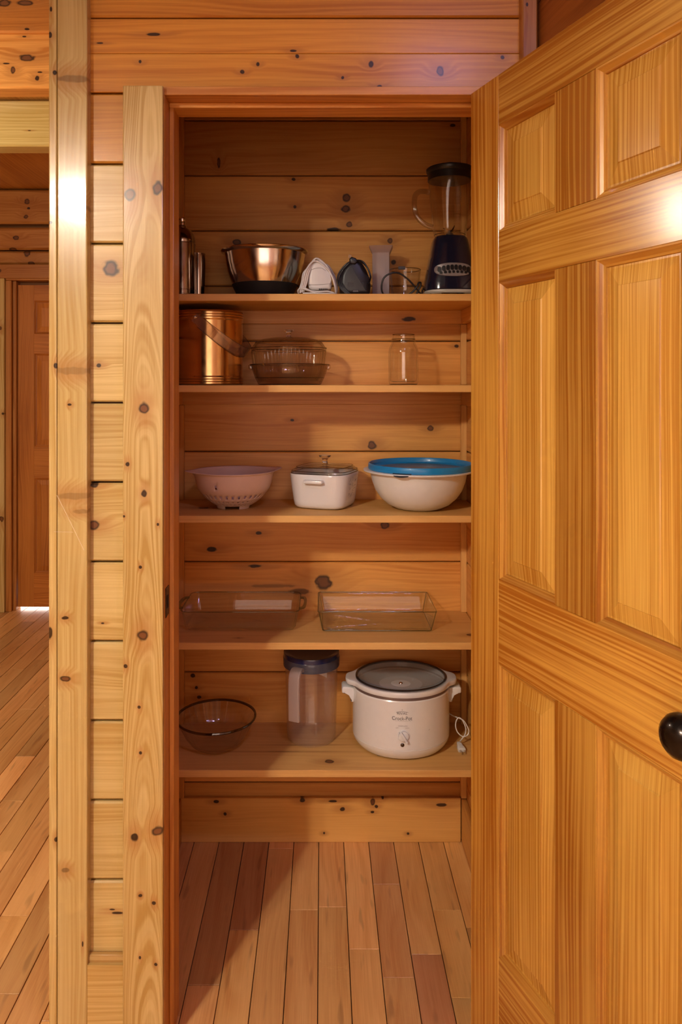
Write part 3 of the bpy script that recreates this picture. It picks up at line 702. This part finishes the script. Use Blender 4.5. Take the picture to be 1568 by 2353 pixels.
lid = lathe('jar_lid', [(0, .333), (.0560, .333), (.0625, .3335), (.0625, .353), (.0640, .354), (.0668, .360), (.0672, .366), (.0640, .369), (.0300, .372), (.0285, .3775), (.0250, .379), (0, .379)], plain('lid_black', (.016, .014, .016), .35), t, seg=64, label='black plastic lid')
lathe('lid_cap', [(0, .379), (.022, .379), (.0225, .3815), (.019, .383), (0, .383)], black, lid, seg=40)
tube('cord', [(-.072, .02, .030), (-.080, -.012, .018), (-.084, -.030, .006), (-.093, -.036, .012), (-.105, -.04, .026), (-.126, -.046, .047), (-.150, -.05, .062), (-.172, -.052, .062), (-.192, -.05, .050), (-.199, -.046, .026), (-.193, -.040, .005), (-.170, -.036, .0028), (-.140, -.036, .0028), (-.118, -.040, .006), (-.100, -.042, .024), (-.0945, -.040, .036), (-.0885, -.036, .038), (-.0875, -.032, .030), (-.096, -.030, .012), (-.101, -.028, .003)], .0026, bc, t, n=8)

# ---- second shelf
zb = Z2 + E
t = thing('ice_bucket', 'copper coloured ice bucket with banded rims and a clear bail handle', 'bucket', (XX(481, 2.2), 2.2, zb)); t.scale = (.965, .965, 1)
pf = [(0, 0), (.1000, 0), (.1015, .0015)]
def bands(z0):
    o_ = []
    for k in range(3):
        a_ = z0 + k * .0072
        o_ += [(.1028, a_), (.1034, a_ + .0012), (.1034, a_ + .0052), (.1028, a_ + .0064)]
    return o_
pf += bands(.0025) + [(.1015, .026), (.1015, .184)] + bands(.1865) + [(.1022, .2095), (.1015, .212), (.0985, .212), (.0975, .206), (.0970, .010), (0, .008)]
lathe('body', pf, copper, t, seg=96, sm=25)
for z_ in (.0090, .0162, .193, .2002, .2075, .0020): lathe('band_line', [(.1024, z_), (.1031, z_), (.1031, z_ + .0011), (.1024, z_ + .0011)], copper_line, t, seg=96, closed=True)
a0 = math.radians(-105); pts = []
ca, sa = math.cos(a0), math.sin(a0); oa, ob = -sa, ca            # axis towards the front pivot, outward to the right
bm = bmesh.new(); path = []
for k in range(41):
    ph = PI * k / 40
    u, v = math.cos(ph) * .1085, math.sin(ph) * .117
    path.append(Vector((ca * u + oa * v, sa * u + ob * v, .190 - .097 * math.sin(ph))))
n_ = len(path); rings = []
tilt = math.atan2(.097, .117)
upv = Vector((oa * math.sin(tilt), ob * math.sin(tilt), math.cos(tilt)))
for k, p in enumerate(path):
    T_ = (path[min(k + 1, n_ - 1)] - path[max(k - 1, 0)]).normalized(); N_ = T_.cross(upv).normalized()
    wd = .0165 if 2 < k < 38 else .013
    rings.append([bm.verts.new(p + upv * a_ * wd + N_ * b_ * .002) for a_, b_ in ((-1, -1), (1, -1), (1, 1), (-1, 1))])
for A, B_ in zip(rings, rings[1:]):
    for q in range(4): bm.faces.new((A[q], A[(q + 1) % 4], B_[(q + 1) % 4], B_[q]))
bm.faces.new(rings[0]); bm.faces.new(rings[-1][::-1])
for sg_ in (-1, 1):
    bm2 = bmesh.new(); sweep_bm(bm2, [p + upv * sg_ * .0162 for p in path[2:39]], circ(.0009, 5))
    link('handle_edge', from_bm(bm2, 'handle_edge', 60), dkrim, t)
hb = link('bail_handle', from_bm(bm, 'bail_handle'), acryl, t, label='clear acrylic bail handle')
for sg in (1, -1):
    lathe('pivot_pin', [(0, 0), (.005, 0), (.005, .006), (.003, .0075), (0, .0075)], steel, t, (ca * .1035 * sg, sa * .1035 * sg, .190), 16, rot=(0, PI / 2 if sg > 0 else -PI / 2, a0 if True else 0)).rotation_euler = (Vector((ca * sg, sa * sg, 0)).to_track_quat('Z', 'Y')).to_euler()

t = thing('pie_dish', 'shallow brown-tinted glass dish holding the ribbed glass casserole', 'dish', (XX(666, 2.2), 2.2, zb))
lathe('dish', [(0, .002), (.085, .002), (.088, 0), (.092, .002), (.101, .020), (.1085, .040), (.1120, .052), (.1165, .056), (.1170, .0585), (.1110, .0595), (.1075, .055), (.1045, .042), (.097, .020), (.089, .006), (0, .006)], smoke, t, seg=96)
for sg in (-1, 1):
    prism('handle', [(sg * .110, .0575), (sg * .1195, .0580), (sg * .1195, .048), (sg * .114, .043), (sg * .108, .045)][::sg], -.022, .022, smoke, t, bev=.002, seg=2)
rim_ring(t, .1160, .0585, .0016); rim_ring(t, .0890, .0014, .0015); rim_ring(t, .1010, .0205, .0010)
tc_ = thing('casserole_dish', 'clear ribbed round glass casserole with domed lid and knob', 'casserole', (XX(664, 2.2), 2.2, zb + .0066))
rib = lambda th, i: 1.0 + (.018 * math.cos(56 * th) if 3 <= i <= 6 else 0)
lathe('dish', [(0, .004), (.084, .004), (.090, .010), (.099, .026), (.1035, .050), (.1075, .078), (.1085, .086), (.1090, .094), (.1100, .0985), (.1050, .0985), (.1030, .092), (.0985, .052), (.0925, .022), (.084, .0085), (0, .0085)], clear, tc_, seg=336, rf=rib, sm=60)
ld = lathe('lid', [(.1110, .0990), (.1115, .1015), (.1070, .1035), (.1030, .110), (.0960, .1185), (.082, .1250), (.055, .1300), (.020, .1320), (0, .1325), (0, .1285), (.020, .128), (.054, .126), (.080, .121), (.0925, .1155), (.099, .108), (.1030, .0990)], clear, tc_, seg=96, closed=False)
rim_ring(tc_, .1110, .1000, .0012); rim_ring(tc_, .1090, .0930, .0009); rim_ring(ld, .0985, .1165, .0008)
lathe('knob', [(0, .1315), (.0080, .1320), (.0062, .138), (.0058, .1430), (.0085, .1480), (.0130, .1515), (.0135, .1540), (.0110, .1550), (0, .1545)], knobg, ld, seg=32)

t = thing('mason_jar', 'empty clear glass mason jar with a threaded mouth', 'jar', (XX(927.5, 2.2), 2.2, zb))
sqj = lambda th, i: 1.0
for r_, z_ in ((.0315, .1468), (.0345, .1275), (.0342, .1335), (.0395, .0016)): rim_ring(t, r_, z_, .0010)
lathe('jar', [(0, .003), (.030, .003), (.036, 0), (.0410, .002), (.0428, .008), (.0434, .020), (.0434, .094), (.0425, .103), (.0395, .112), (.0352, .1195), (.0338, .124), (.0345, .1265), (.0345, .1285), (.0332, .1300), (.0342, .1325), (.0342, .1345), (.0330, .1360), (.0332, .1440), (.0325, .1470), (.0305, .1470), (.0303, .124), (.0320, .118), (.0362, .110), (.0395, .102), (.0402, .094), (.0402, .020), (.0385, .011), (.030, .008), (0, .010)], clear, t, seg=64)

# ---- middle shelf
zb = Z3 + E
# colander with real holes
t = thing('colander', 'pale plastic colander with two pouring lips and drain holes', 'colander', (XX(538, 2.2), 2.2, zb))
ax_ = math.radians(200)
def lipf(th):
    d = lambda a: abs((th - a + PI) % (2 * PI) - PI)
    return math.exp(-(d(ax_) / .30) ** 2) + math.exp(-(d(ax_ + PI) / .30) ** 2)
prof = [(.0, .0085), (.025, .0085), (.044, .0085), (.0545, .0100), (.0600, .0135), (.0650, .0165), (.0690, .0195), (.0730, .0225), (.0775, .0260), (.0815, .0298), (.0858, .0345), (.0945, .0448), (.0985, .0500), (.1030, .0560), (.1065, .0640), (.1100, .0760), (.1125, .0900), (.1138, .1000), (.1150, .1050), (.1205, .1070)]
SEG = 99; bm = bmesh.new(); rows = []
for i, (r, z) in enumerate(prof):
    if r == 0: rows.append([bm.verts.new((0, 0, z))]); continue
    rr = []
    for k in range(SEG):
        th = 2 * PI * k / SEG; lf = lipf(th); r2, z2 = r, z
        if i >= len(prof) - 3:
            g_ = (0.15, .55, 1.0)[i - len(prof) + 3]
            r2 = r + .024 * lf * g_; z2 = z + .0035 * lf * g_
        rr.append(bm.verts.new((r2 * math.cos(th), r2 * math.sin(th), z2)))
    rows.append(rr)
for i, (A, B_) in enumerate(zip(rows, rows[1:])):
    for k in range(SEG):
        k2 = (k + 1) % SEG
        if len(A) == 1: bm.faces.new((A[0], B_[k], B_[k2])); continue
        if i == 10 and k % 3 == 0: continue
        if i == 7 and k % 3 == 0: continue
        if i == 4 and k % 3 == 1: continue
        if i == 14 and k == int(SEG * (math.radians(249) / (2 * PI))): continue
        bm.faces.new((A[k], A[k2], B_[k2], B_[k]))
colp = plain('colander_plastic', (.80, .60, .50), .5, 0, 0, .06)  # white plastic; pinkish tint of the shade mixed into the base colour
co = link('bowl', from_bm(bm, 'bowl', 60), colp, t)
md = co.modifiers.new('thickness', 'SOLIDIFY'); md.thickness = .0022; md.offset = 0
for k in range(4):
    a_ = math.radians(45 + 90 * k); bm = bmesh.new(); R0, R1 = .0465, .0500
    vs = []
    for z_ in (0, .0095):
        for rr_ in (R0 + (.003 if z_ else 0), R1 + (.003 if z_ else 0)):
            vs.append([bm.verts.new((rr_ * math.cos(a_ + q * .09), rr_ * math.sin(a_ + q * .09), z_)) for q in range(-4, 5)])
    for A, B_ in ((0, 1), (1, 3), (3, 2), (2, 0)):
        for q in range(8): bm.faces.new((vs[A][q], vs[A][q + 1], vs[B_][q + 1], vs[B_][q]))
    bm.faces.new([vs[j][0] for j in (0, 1, 3, 2)]); bm.faces.new([vs[j][8] for j in (0, 2, 3, 1)])
    link('foot', from_bm(bm, 'foot'), colp, t)

# white square casserole with glass lid
t = thing('casserole_dish', 'white square ceramic casserole with a clear glass lid and floral print', 'casserole', (XX(747, 2.222), 2.222, zb), math.radians(-20))
nn = 4.2
sup = lambda th, i: 1.0 / ((abs(math.cos(th)) ** nn + abs(math.sin(th)) ** nn) ** (1 / nn))
HW = .0905
b_ = NB('casserole_ceramic')
tco = b_.n('TexCoord').outputs['Object']; spx = b_.n('SeparateXYZ', {0: tco})
mx = b_.math('MULTIPLY', b_.mr(b_.math('ABSOLUTE', b_.math('SUBTRACT', spx.outputs['Y'], -.004)), .028, .040, 1, 0), b_.mr(b_.math('ABSOLUTE', b_.math('SUBTRACT', spx.outputs['Z'], .060)), .020, .032, 1, 0))
mx = b_.math('MULTIPLY', mx, b_.mr(spx.outputs['X'], .060, .066, 0, 1))
vn = b_.n('TexVoronoi', {'Vector': tco, 'Scale': 110.0}, feature='DISTANCE_TO_EDGE')
strk = b_.math('MULTIPLY', b_.mr(vn.outputs[0], .03, .10, 1, 0), b_.mr(b_.noise(tco, 55.0, 1.0), .45, .55, 0, 1))
cl = b_.mix(b_.math('MULTIPLY', b_.math('MULTIPLY', mx, strk), .75), (.82, .80, .79, 1), (.16, .17, .26, 1))
cerm = b_.done(b_.n('BsdfPrincipled', {'Base Color': cl, 'Roughness': .18, 'Coat Weight': .5, 'Coat Roughness': .06}).outputs[0])
lathe('dish', [(0, .0), (HW * .72, .0), (HW * .82, .003), (HW * .875, .010), (HW * .90, .022), (HW * .955, .060), (HW * .995, .092), (HW, .0985), (HW * .985, .1005), (HW * .945, .1005), (HW * .935, .094), (HW * .84, .020), (HW * .78, .006), (0, .006)], cerm, t, seg=96, rf=sup, sm=40)
for sg in (-1, 1):
    prism('lug', [(-.030, .0800), (-.027, .0868), (.027, .0868), (.030, .0800), (.024, .0765), (-.024, .0765)][::-1], -.012, .006, white_cer, t, (0, sg * (HW + .004), 0), bev=.003, seg=3)
lidc = lathe('lid', [(HW * .965, .1008), (HW * .975, .1035), (HW * .965, .1075), (HW * .90, .1110), (HW * .86, .1150), (HW * .80, .1190), (HW * .50, .1225), (HW * .18, .1240), (0, .1245), (0, .1205), (HW * .48, .1185), (HW * .78, .115), (HW * .84, .108), (HW * .86, .1008)], lidgl, t, seg=96, rf=sup, sm=40)
for f_, z_ in ((.972, .1020), (.955, .1080), (.82, .1180)):
    bm = bmesh.new(); sweep_bm(bm, [Vector((HW * f_ * sup(2 * PI * k / 72, 0) * math.cos(2 * PI * k / 72), HW * f_ * sup(2 * PI * k / 72, 0) * math.sin(2 * PI * k / 72), z_)) for k in range(72)], circ(.0011, 6), True)
    link('lid_edge', from_bm(bm, 'lid_edge', 60), dkrim, lidc)
lathe('knob', [(0, .1238), (.0095, .1240), (.0080, .1280), (.0068, .1330), (.0075, .1370), (.0110, .1415), (.0165, .1455), (.0178, .1475), (.0170, .1490), (.0120, .1485), (0, .1475)], knobg, lidc, seg=32)

# white bowl with blue lid
t = thing('storage_bowl', 'large white plastic bowl closed with a bright blue lid', 'bowl', (XX(962, 2.178), 2.178, zb))
lathe('bowl', [(0, .001), (.052, .001), (.058, 0), (.068, .003), (.090, .014), (.110, .032), (.125, .054), (.1345, .080), (.1385, .100), (.1400, .1045), (.1540, .1075), (.1590, .1095), (.1595, .1125), (.1570, .1140), (.1400, .1135), (.1360, .108), (.1340, .098), (.1215, .056), (.088, .018), (.060, .005), (0, .004)], white, t, seg=96)
XL = .006
lidb = lathe('lid', [(0, .1155), (.1300, .1155), (.1380, .1160), (.1450, .1190), (.1460, .1300), (.1475, .1320), (.1500, .1318), (.1515, .1290), (.1518, .1165), (.1505, .1145), (.140, .1142), (.130, .1138), (0, .1138)], bluep, t, (XL, 0, 0), seg=96, label='bright blue plastic lid')
lathe('lid_window', [(0, .1162), (.1280, .1162), (.1300, .1158), (0, .1158)], plain('lid_grey_blue', (.10, .115, .135), .34, 0, .2), lidb, seg=96, label='grey sunken centre of the lid')
a_ = math.radians(243); bm = bmesh.new(); n_ = 14; top, bot = [], []
for q in range(n_ + 1):
    aa = a_ + (q / n_ - .5) * .36; ex_ = .0155 * math.sqrt(max(0, 1 - (2 * q / n_ - 1) ** 2))
    top.append((bm.verts.new((.150 * math.cos(aa), .150 * math.sin(aa), .1172)), bm.verts.new(((.1515 + ex_) * math.cos(aa), (.1515 + ex_) * math.sin(aa), .1172 - ex_ * .55))))
    bot.append((bm.verts.new((.150 * math.cos(aa), .150 * math.sin(aa), .1150)), bm.verts.new(((.1512 + ex_) * math.cos(aa), (.1512 + ex_) * math.sin(aa), .1150 - ex_ * .55))))
for q in range(n_):
    bm.faces.new((top[q][0], top[q + 1][0], top[q + 1][1], top[q][1])); bm.faces.new((bot[q][0], bot[q][1], bot[q + 1][1], bot[q + 1][0]))
    bm.faces.new((top[q][1], top[q + 1][1], bot[q + 1][1], bot[q][1]))
link('lid_tab', from_bm(bm, 'lid_tab', 40), plain('tab_dark', (.035, .038, .045), .4), lidb)

# ---- fourth shelf: glass baking dishes
zb = Z4 + E
def baking_dish(label, cx, cy, hx, hy, h, rad_n, handles, taper, mat, lipw=.006):
    t = thing('baking_dish', label, 'dish', (cx, cy, zb), group='glass baking dishes')
    def rf_for(n): return lambda th, i: 1.0 / ((abs(math.cos(th)) ** n + abs(math.sin(th)) ** n) ** (1 / n))
    # rounded rectangle built as rings of corner arcs
    def ring_pts(ax, ay, rc, z, m=6):
        out = []
        for q, (sx, sy) in enumerate(((1, 1), (-1, 1), (-1, -1), (1, -1))):
            for k in range(m + 1):
                a = PI / 2 * (q + k / m)
                out.append((sx * (ax - rc) + rc * math.cos(a), sy * (ay - rc) + rc * math.sin(a), z))
        return out
    lay = [(hx - taper - .010, hy - taper - .010, .016, .0), (hx - taper - .002, hy - taper - .002, .018, .003), (hx - taper + .003, hy - taper + .003, .020, .010), (hx - .004, hy - .004, .024, h - .006), (hx, hy, .024, h - .001), (hx - .001, hy - .001, .023, h),
           (hx - .006, hy - .006, .020, h - .001), (hx - .008, hy - .008, .020, h - .006), (hx - taper - .002, hy - taper - .002, .016, .010), (hx - taper - .010, hy - taper - .010, .014, .0052)]
    lay = [(a, c, max(.006, r * rad_n), z) for a, c, r, z in lay]
    bm = bmesh.new(); R_ = [[bm.verts.new(p) for p in ring_pts(*l)] for l in lay]; m = len(R_[0])
    for A, B_ in zip(R_, R_[1:]):
        for k in range(m): bm.faces.new((A[k], A[(k + 1) % m], B_[(k + 1) % m], B_[k]))
    bm.faces.new(R_[0][::-1]); bm.faces.new(R_[-1])
    d = link('dish', from_bm(bm, 'dish', 40), mat, t)
    bm = bmesh.new()
    path = [Vector(p) for p in ring_pts(hx - .0025, hy - .0025, max(.006, .0225 * rad_n), h - .0006)]
    sweep_bm(bm, path, circ(.0012, 6), True)
    link('rim', from_bm(bm, 'rim', 60), rimg, t, label='greenish glass rim')
    if not handles:
        bx_, by_ = hx - taper - .001, hy - taper - .001
        bm = bmesh.new(); sweep_bm(bm, [Vector(p) for p in ring_pts(bx_, by_, .010, .0025)], circ(.0015, 6), True)
        link('base_edge', from_bm(bm, 'base_edge', 60), rimg, t)
        for sx in (-1, 1):
            for sy in (-1, 1):
                tube('corner_edge', [(sx * (bx_ - .002), sy * (by_ - .002), .003), (sx * (hx - .0045), sy * (hy - .0045), h - .001)], .0015, rimg, t, n=2, seg=6)
    if handles:
        for sg in (-1, 1):
            pth = [Vector((sg * (hx - .002), -.055, h - .004)), Vector((sg * (hx + .010), -.045, h - .003)), Vector((sg * (hx + .014), 0, h - .002)), Vector((sg * (hx + .010), .045, h - .003)), Vector((sg * (hx - .002), .055, h - .004))]
            bm = bmesh.new(); sweep_bm(bm, crom(pth, 5), [(-.004, -.003), (.004, -.003), (.004, .003), (-.004, .003)], up=(0, 0, 1))
            link('handle', from_bm(bm, 'handle'), rimg, t)
    return t
baking_dish('clear glass baking dish with side handles, left of the pair', -.235, 2.236, .172, .104, .060, 1.0, True, .016, pyrex)
baking_dish('clear glass baking dish with sharp corners and no handles, right of the pair', .1585, 2.236, .1715, .104, .060, .35, False, .014, pyrex)

# ---- lowest shelf
zb = Z5 + E
t = thing('glass_bowl', 'clear fluted glass bowl with a thick dark rim', 'bowl', (XX(497, 2.2), 2.2, zb))
flu = lambda th, i: 1.0 + (.030 * abs(math.cos(12 * th)) if 9 <= i <= 12 else 0)
bowlg = glass('bowl_glass', (.94, .92, .90), (.56, .50, .44), .02, .05)
lathe('bowl', [(0, .002), (.052, .002), (.056, 0), (.062, .003), (.076, .014), (.092, .036), (.104, .060), (.112, .078), (.1145, .083), (.1115, .083), (.1005, .060), (.088, .036), (.072, .016), (.056, .006), (0, .006)], bowlg, t, seg=144, rf=flu)
lathe('rim', [(.1120, .0805), (.1165, .0805), (.1180, .0835), (.1170, .0865), (.1140, .0870), (.1115, .0845)], glass('dark_rim', (.36, .33, .29), (.10, .09, .075), .03, .10), t, seg=96, closed=True, label='dark edge of thick glass')

t = thing('pitcher', 'translucent plastic pitcher with dark blue lid and hanging handle', 'pitcher', (XX(716, 2.252), 2.252, zb))
pp = glass('pitcher_plastic', (.985, .975, .97), (.84, .79, .77), .10, .05, .055, (.98, .90, .88))
lathe('body', [(0, .003), (.066, .003), (.070, 0), (.0725, .003), (.0735, .010), (.0790, .215), (.0800, .222), (.0780, .222), (.0770, .214), (.0715, .012), (.068, .006), (0, .006)], pp, t, seg=64)
lidp = lathe('lid', [(0, .252), (.060, .252), (.074, .2545), (.0800, .2580), (.0828, .2585), (.0838, .2555), (.0838, .2450), (.0820, .2450), (.0700, .2440), (0, .2440)], plain('navy_lid', (.014, .022, .085), .22, 0, .4), t, seg=64, label='dark blue lid')
lathe('lid_collar', [(.0815, .2450), (.0838, .2450), (.0848, .2430), (.0842, .2180), (.0825, .2180), (.0815, .2200)], glass('collar_blue', (.50, .52, .62), (.32, .34, .44), .12, .05, .42, (.22, .25, .36)), t, seg=64, closed=True, label='bluish collar below the lid')
hs = glass('handle_plastic', (.95, .92, .91), (.74, .66, .63), .10, .08, .34, (1.0, .92, .90))
Hd = Vector((-.42, -.907, 0)).normalized()
hpth = [Hd * .078 + Vector((0, 0, .226)), Hd * .092 + Vector((0, 0, .232)), Hd * .107 + Vector((0, 0, .226)), Hd * .114 + Vector((0, 0, .208)), Hd * .115 + Vector((0, 0, .150)), Hd * .113 + Vector((0, 0, .092))]
bm = bmesh.new(); sweep_bm(bm, crom(hpth, 6), [(-.0165, -.005), (-.0150, -.0065), (.0150, -.0065), (.0165, -.005), (.0165, .005), (.0150, .0065), (-.0150, .0065), (-.0165, .005)], up=None)
bm.free()
bm = bmesh.new(); sd = Vector((-Hd.y, Hd.x, 0)); rings = []; P_ = crom(hpth, 6)
for k, p in enumerate(P_):
    T_ = (P_[min(k + 1, len(P_) - 1)] - P_[max(k - 1, 0)]).normalized(); N_ = T_.cross(sd).normalized()
    rings.append([bm.verts.new(p + sd * a_ + N_ * c_) for a_, c_ in ((-.0165, -.004), (-.014, -.0055), (.014, -.0055), (.0165, -.004), (.0165, .004), (.014, .0055), (-.014, .0055), (-.0165, .004))])
for A, B_ in zip(rings, rings[1:]):
    for q in range(8): bm.faces.new((A[q], A[(q + 1) % 8], B_[(q + 1) % 8], B_[q]))
bm.faces.new(rings[0]); bm.faces.new(rings[-1][::-1])
link('handle', from_bm(bm, 'handle', 30), hs, t)
bm = bmesh.new(); vs = []
for q in range(11):
    aa = math.radians(52 + q * 4.6); bz_ = .166 - .014 * (1 - q / 10.0)
    vs.append([bm.verts.new((rr_ * math.cos(aa), rr_ * math.sin(aa), z_)) for rr_, z_ in ((.0752, bz_), (.0764, .213), (.0758, .213), (.0746, bz_))])
for A, B_ in zip(vs, vs[1:]):
    for q in range(4): bm.faces.new((A[q], A[(q + 1) % 4], B_[(q + 1) % 4], B_[q]))
bm.faces.new(vs[0]); bm.faces.new(vs[-1][::-1])
link('paper_label', from_bm(bm, 'paper_label', 40), plain('label_paper', (.98, .95, .90), .7), t, label='pale paper label on the far side')

# slow cooker
SYc = .125 / .142; Yc = 2.214
t = thing('slow_cooker', 'round white slow cooker with its glass lid laid upside down', 'slow cooker', (XX(921.5, Yc), Yc, zb))
lathe('body', [(0, .004), (.118, .004), (.124, .006), (.1330, .015), (.1395, .026), (.1412, .0345), (.1402, .0352), (.1402, .0362), (.1418, .0370), (.1420, .060), (.1420, .170), (.1400, .1735), (.1300, .1740), (0, .1740)], cream, t, seg=96, sy=SYc, sm=25)
for a_ in (50, 130, 230, 310): lathe('foot', [(0, 0), (.010, 0), (.011, .0045), (0, .0045)], plain('foot_grey', (.2, .19, .18), .6), t, (.105 * math.cos(math.radians(a_)), .105 * SYc * math.sin(math.radians(a_)), 0), 16)
lathe('rim_band', [(.1300, .1740), (.1408, .1740), (.1412, .1765), (.1405, .1815), (.1300, .1815)], plain('band_brown', (.20, .14, .12), .4, .3), t, seg=96, sy=SYc, closed=True, label='dark metal band below the crock')
def lugf(th, i):
    d = min(abs((th + PI) % (2 * PI) - PI), abs((th) % (2 * PI) - PI))
    return 1.0 + (.135 * math.exp(-(d / .27) ** 4) if 2 <= i <= 6 else 0)
lathe('crock', [(.1280, .1740), (.1340, .1815), (.1425, .1822), (.1440, .1860), (.1440, .1925), (.1425, .1960), (.1380, .1972), (.1335, .1960), (.1310, .1925), (.1300, .150), (.122, .060), (.105, .030), (0, .026), (0, .020), (.110, .024), (.126, .060)], white_cer, t, seg=120, sy=SYc, rf=lugf, closed=False, sm=35, label='white stoneware crock with side lugs')
lidg = glass('cooker_lid_glass', (.95, .95, .94), (.66, .63, .60), .03, .12, .30, (.70, .73, .74))
lidk = lathe('lid', [(.1320, .1985), (.1330, .2000), (.1300, .1990), (.122, .1930), (.100, .1845), (.070, .1780), (.040, .1745), (.018, .1735), (0, .1735), (0, .1705), (.018, .1705), (.042, .1715), (.072, .1750), (.102, .1815), (.124, .1900), (.1310, .1950)], lidg, t, seg=96, sy=SYc * .985)
lathe('lid_rim', [(.1275, .1955), (.1325, .1975), (.1335, .2000), (.1315, .2015), (.1280, .1995)], glass('lid_rim_dark', (.38, .34, .31), (.14, .12, .10), .05, .10), lidk, seg=96, sy=SYc * .985, closed=True)
lathe('lid_knob', [(0, .1702), (.006, .1700), (.009, .165), (.016, .158), (.032, .154), (.034, .1505), (.030, .148), (0, .148)], glass('knob_dish', (.70, .67, .63), (.36, .32, .29), .04, .14, .15, (.45, .40, .36)), lidk, seg=40)
lathe('knob_screw', [(0, .1780), (.004, .1772), (.0058, .1750), (.0062, .1735), (0, .1735)], steel, lidk, seg=24)
for sg in (-1, 1):
    hdl = prism('side_handle', [(.137, .1560), (.1370, .1660), (.1450, .1710), (.1700, .1730), (.1745, .1690), (.1745, .1560), (.1700, .1525), (.1500, .1520), (.1490, .1300), (.1440, .1270), (.1390, .1290)], -.023, .023, white, t, bev=.004, seg=3)
    if sg < 0:
        for v in hdl.data.vertices: v.co.x *= -1
        hdl.data.flip_normals()
def cook_front(u, z, d):
    th = u / .130
    return Vector((.142 * math.sin(th), -.125 * math.cos(th) - d, z))
def text_on(txt, u0, z0, size, mat, par, d=.0005, squash=1.0, label=None):
    cu = bpy.data.curves.new('lettering', 'FONT'); cu.body = txt; cu.size = size; cu.align_x = 'CENTER'; cu.align_y = 'CENTER'; cu.resolution_u = 3; cu.extrude = 0
    o = bpy.data.objects.new('lettering_tmp', cu); COL.objects.link(o)
    bpy.context.view_layer.update()
    me = bpy.data.meshes.new_from_object(o.evaluated_get(bpy.context.evaluated_depsgraph_get()))
    bpy.data.objects.remove(o)
    bm = bmesh.new(); bm.from_mesh(me); bmesh.ops.triangulate(bm, faces=bm.faces)
    for v in bm.verts: v.co = cook_front(u0 + v.co.x * squash, z0 + v.co.y, d)
    me2 = bpy.data.meshes.new('lettering'); bm.to_mesh(me2); bm.free()
    return link('lettering', me2, mat, par, (0, 0, 0), None, label)
ink = plain('print_ink', (.10, .095, .09), .6); ink2 = plain('print_ink_pale', (.34, .31, .29), .6)
U0 = -.0085
def zc(y): return ZZ(y, 2.089) - zb                       # height on the front of the cooker
text_on('RIVAL', U0, zc(1640), .0090, ink, t, squash=1.15, label='printed maker name')
text_on('Crock-Pot', U0 - .0005, zc(1651.5), .0148, ink, t, squash=.82, label='printed product lettering')
ar = [cook_front(U0 + (q / 10 - .5) * .031, zc(1637.3) + .0022 * (1 - (q / 5 - 1) ** 2) , .0004) for q in range(11)]
tube('logo_arc', ar, .00045, ink, t, n=2, seg=5)
lathe('logo_dot', [(0, .0006), (.0009, .0005), (.001, 0), (0, 0)], ink, t, cook_front(U0, zc(1631.5), 0), 12, rot=(PI / 2, 0, 0))
tube('logo_line', [cook_front(U0 - .018, zc(1657.6), .0002), cook_front(U0, zc(1657.6), .0002), cook_front(U0 + .022, zc(1657.6), .0002)], .00022, ink2, t, n=6, seg=5)
text_on('WARM', U0 - .004, zc(1668.7), .0042, ink2, t); text_on('LOW', U0 + .0085, zc(1668.7), .0042, ink2, t)
text_on('OFF', U0 - .0130, zc(1673.3), .0042, ink2, t); text_on('HIGH', U0 + .0130, zc(1673.3), .0042, ink2, t)
uk = U0 + .0035; zk = zc(1691)
dial = lathe('control_dial', [(0, .0075), (.0125, .0075), (.0140, .0065), (.0150, .002), (.0170, .0012), (.0172, 0), (0, 0)], white, t, cook_front(uk, zk, -.0004), 40, rot=(PI / 2, 0, 0))
bx_ = box('grip_bar', (-.0032, -.0175, .0070), (.0032, .0165, .0150), white, dial, .0016, 2); bx_.rotation_euler = (0, 0, math.radians(33))
bx2 = box('pointer_edge', (-.0046, -.0170, .0072), (-.0034, .0160, .0095), plain('pointer_grey', (.30, .24, .20), .5), dial, .0003); bx2.rotation_euler = (0, 0, math.radians(33))
lathe('indicator_light', [(0, .0022), (.0038, .0018), (.0050, .0010), (.0056, 0), (0, 0)], plain('amber_jewel', (.06, .028, .010), .15, 0, .5), t, cook_front(U0 + .0008, zc(1712.3), -.0002), 24, rot=(PI / 2, 0, 0))
tube('scuff_mark', [cook_front(.063, zc(1684), .0001), cook_front(.0665, zc(1681), .0001)], .00035, ink2, t, n=3, seg=5)
# its cord and plug
XP = XX(1053, 2.19) - t.location.x
cyl = -.024
tube('power_cord', [(.128, .045, .075), (.146, .030, .073), (.158, .012, .072), (.172, -.004, .073), (.184, -.010, .068), (.193, -.012, .054), (.198, -.014, .040), (.194, -.017, .030), (.183, -.019, .026), (.172, -.018, .030), (.163, -.014, .040), (.160, -.010, .054), (.163, -.006, .067), (.170, -.004, .0745), (.179, -.004, .070), (.187, -.006, .056), (.190, -.010, .042), (.186, -.016, .030), (.176, -.022, .020), (XP + .006, cyl + .005, .011)], .0017, wc, t, n=7, seg=8)
plg = prism('plug', [(-.0035, 0), (-.0050, .010), (-.0085, .018), (-.0105, .028), (-.0105, .036), (.0105, .036), (.0105, .028), (.0085, .018), (.0050, .010), (.0035, 0)], -.006, .006, white, t, (XP, cyl, .0092), bev=.002, seg=2, rot=(PI / 2 + .12, 0, .15))
for sx in (-.0055, .0055): box('prong', (sx - .0008, -.003, .036), (sx + .0008, .003, .052), steel, plg, .0003)
for k in range(3): box('grip_rib', (-.006 - k * .0012, -.0066, .010 + k * .004), (.006 + k * .0012, -.0058, .0115 + k * .004), white, plg, .0003)
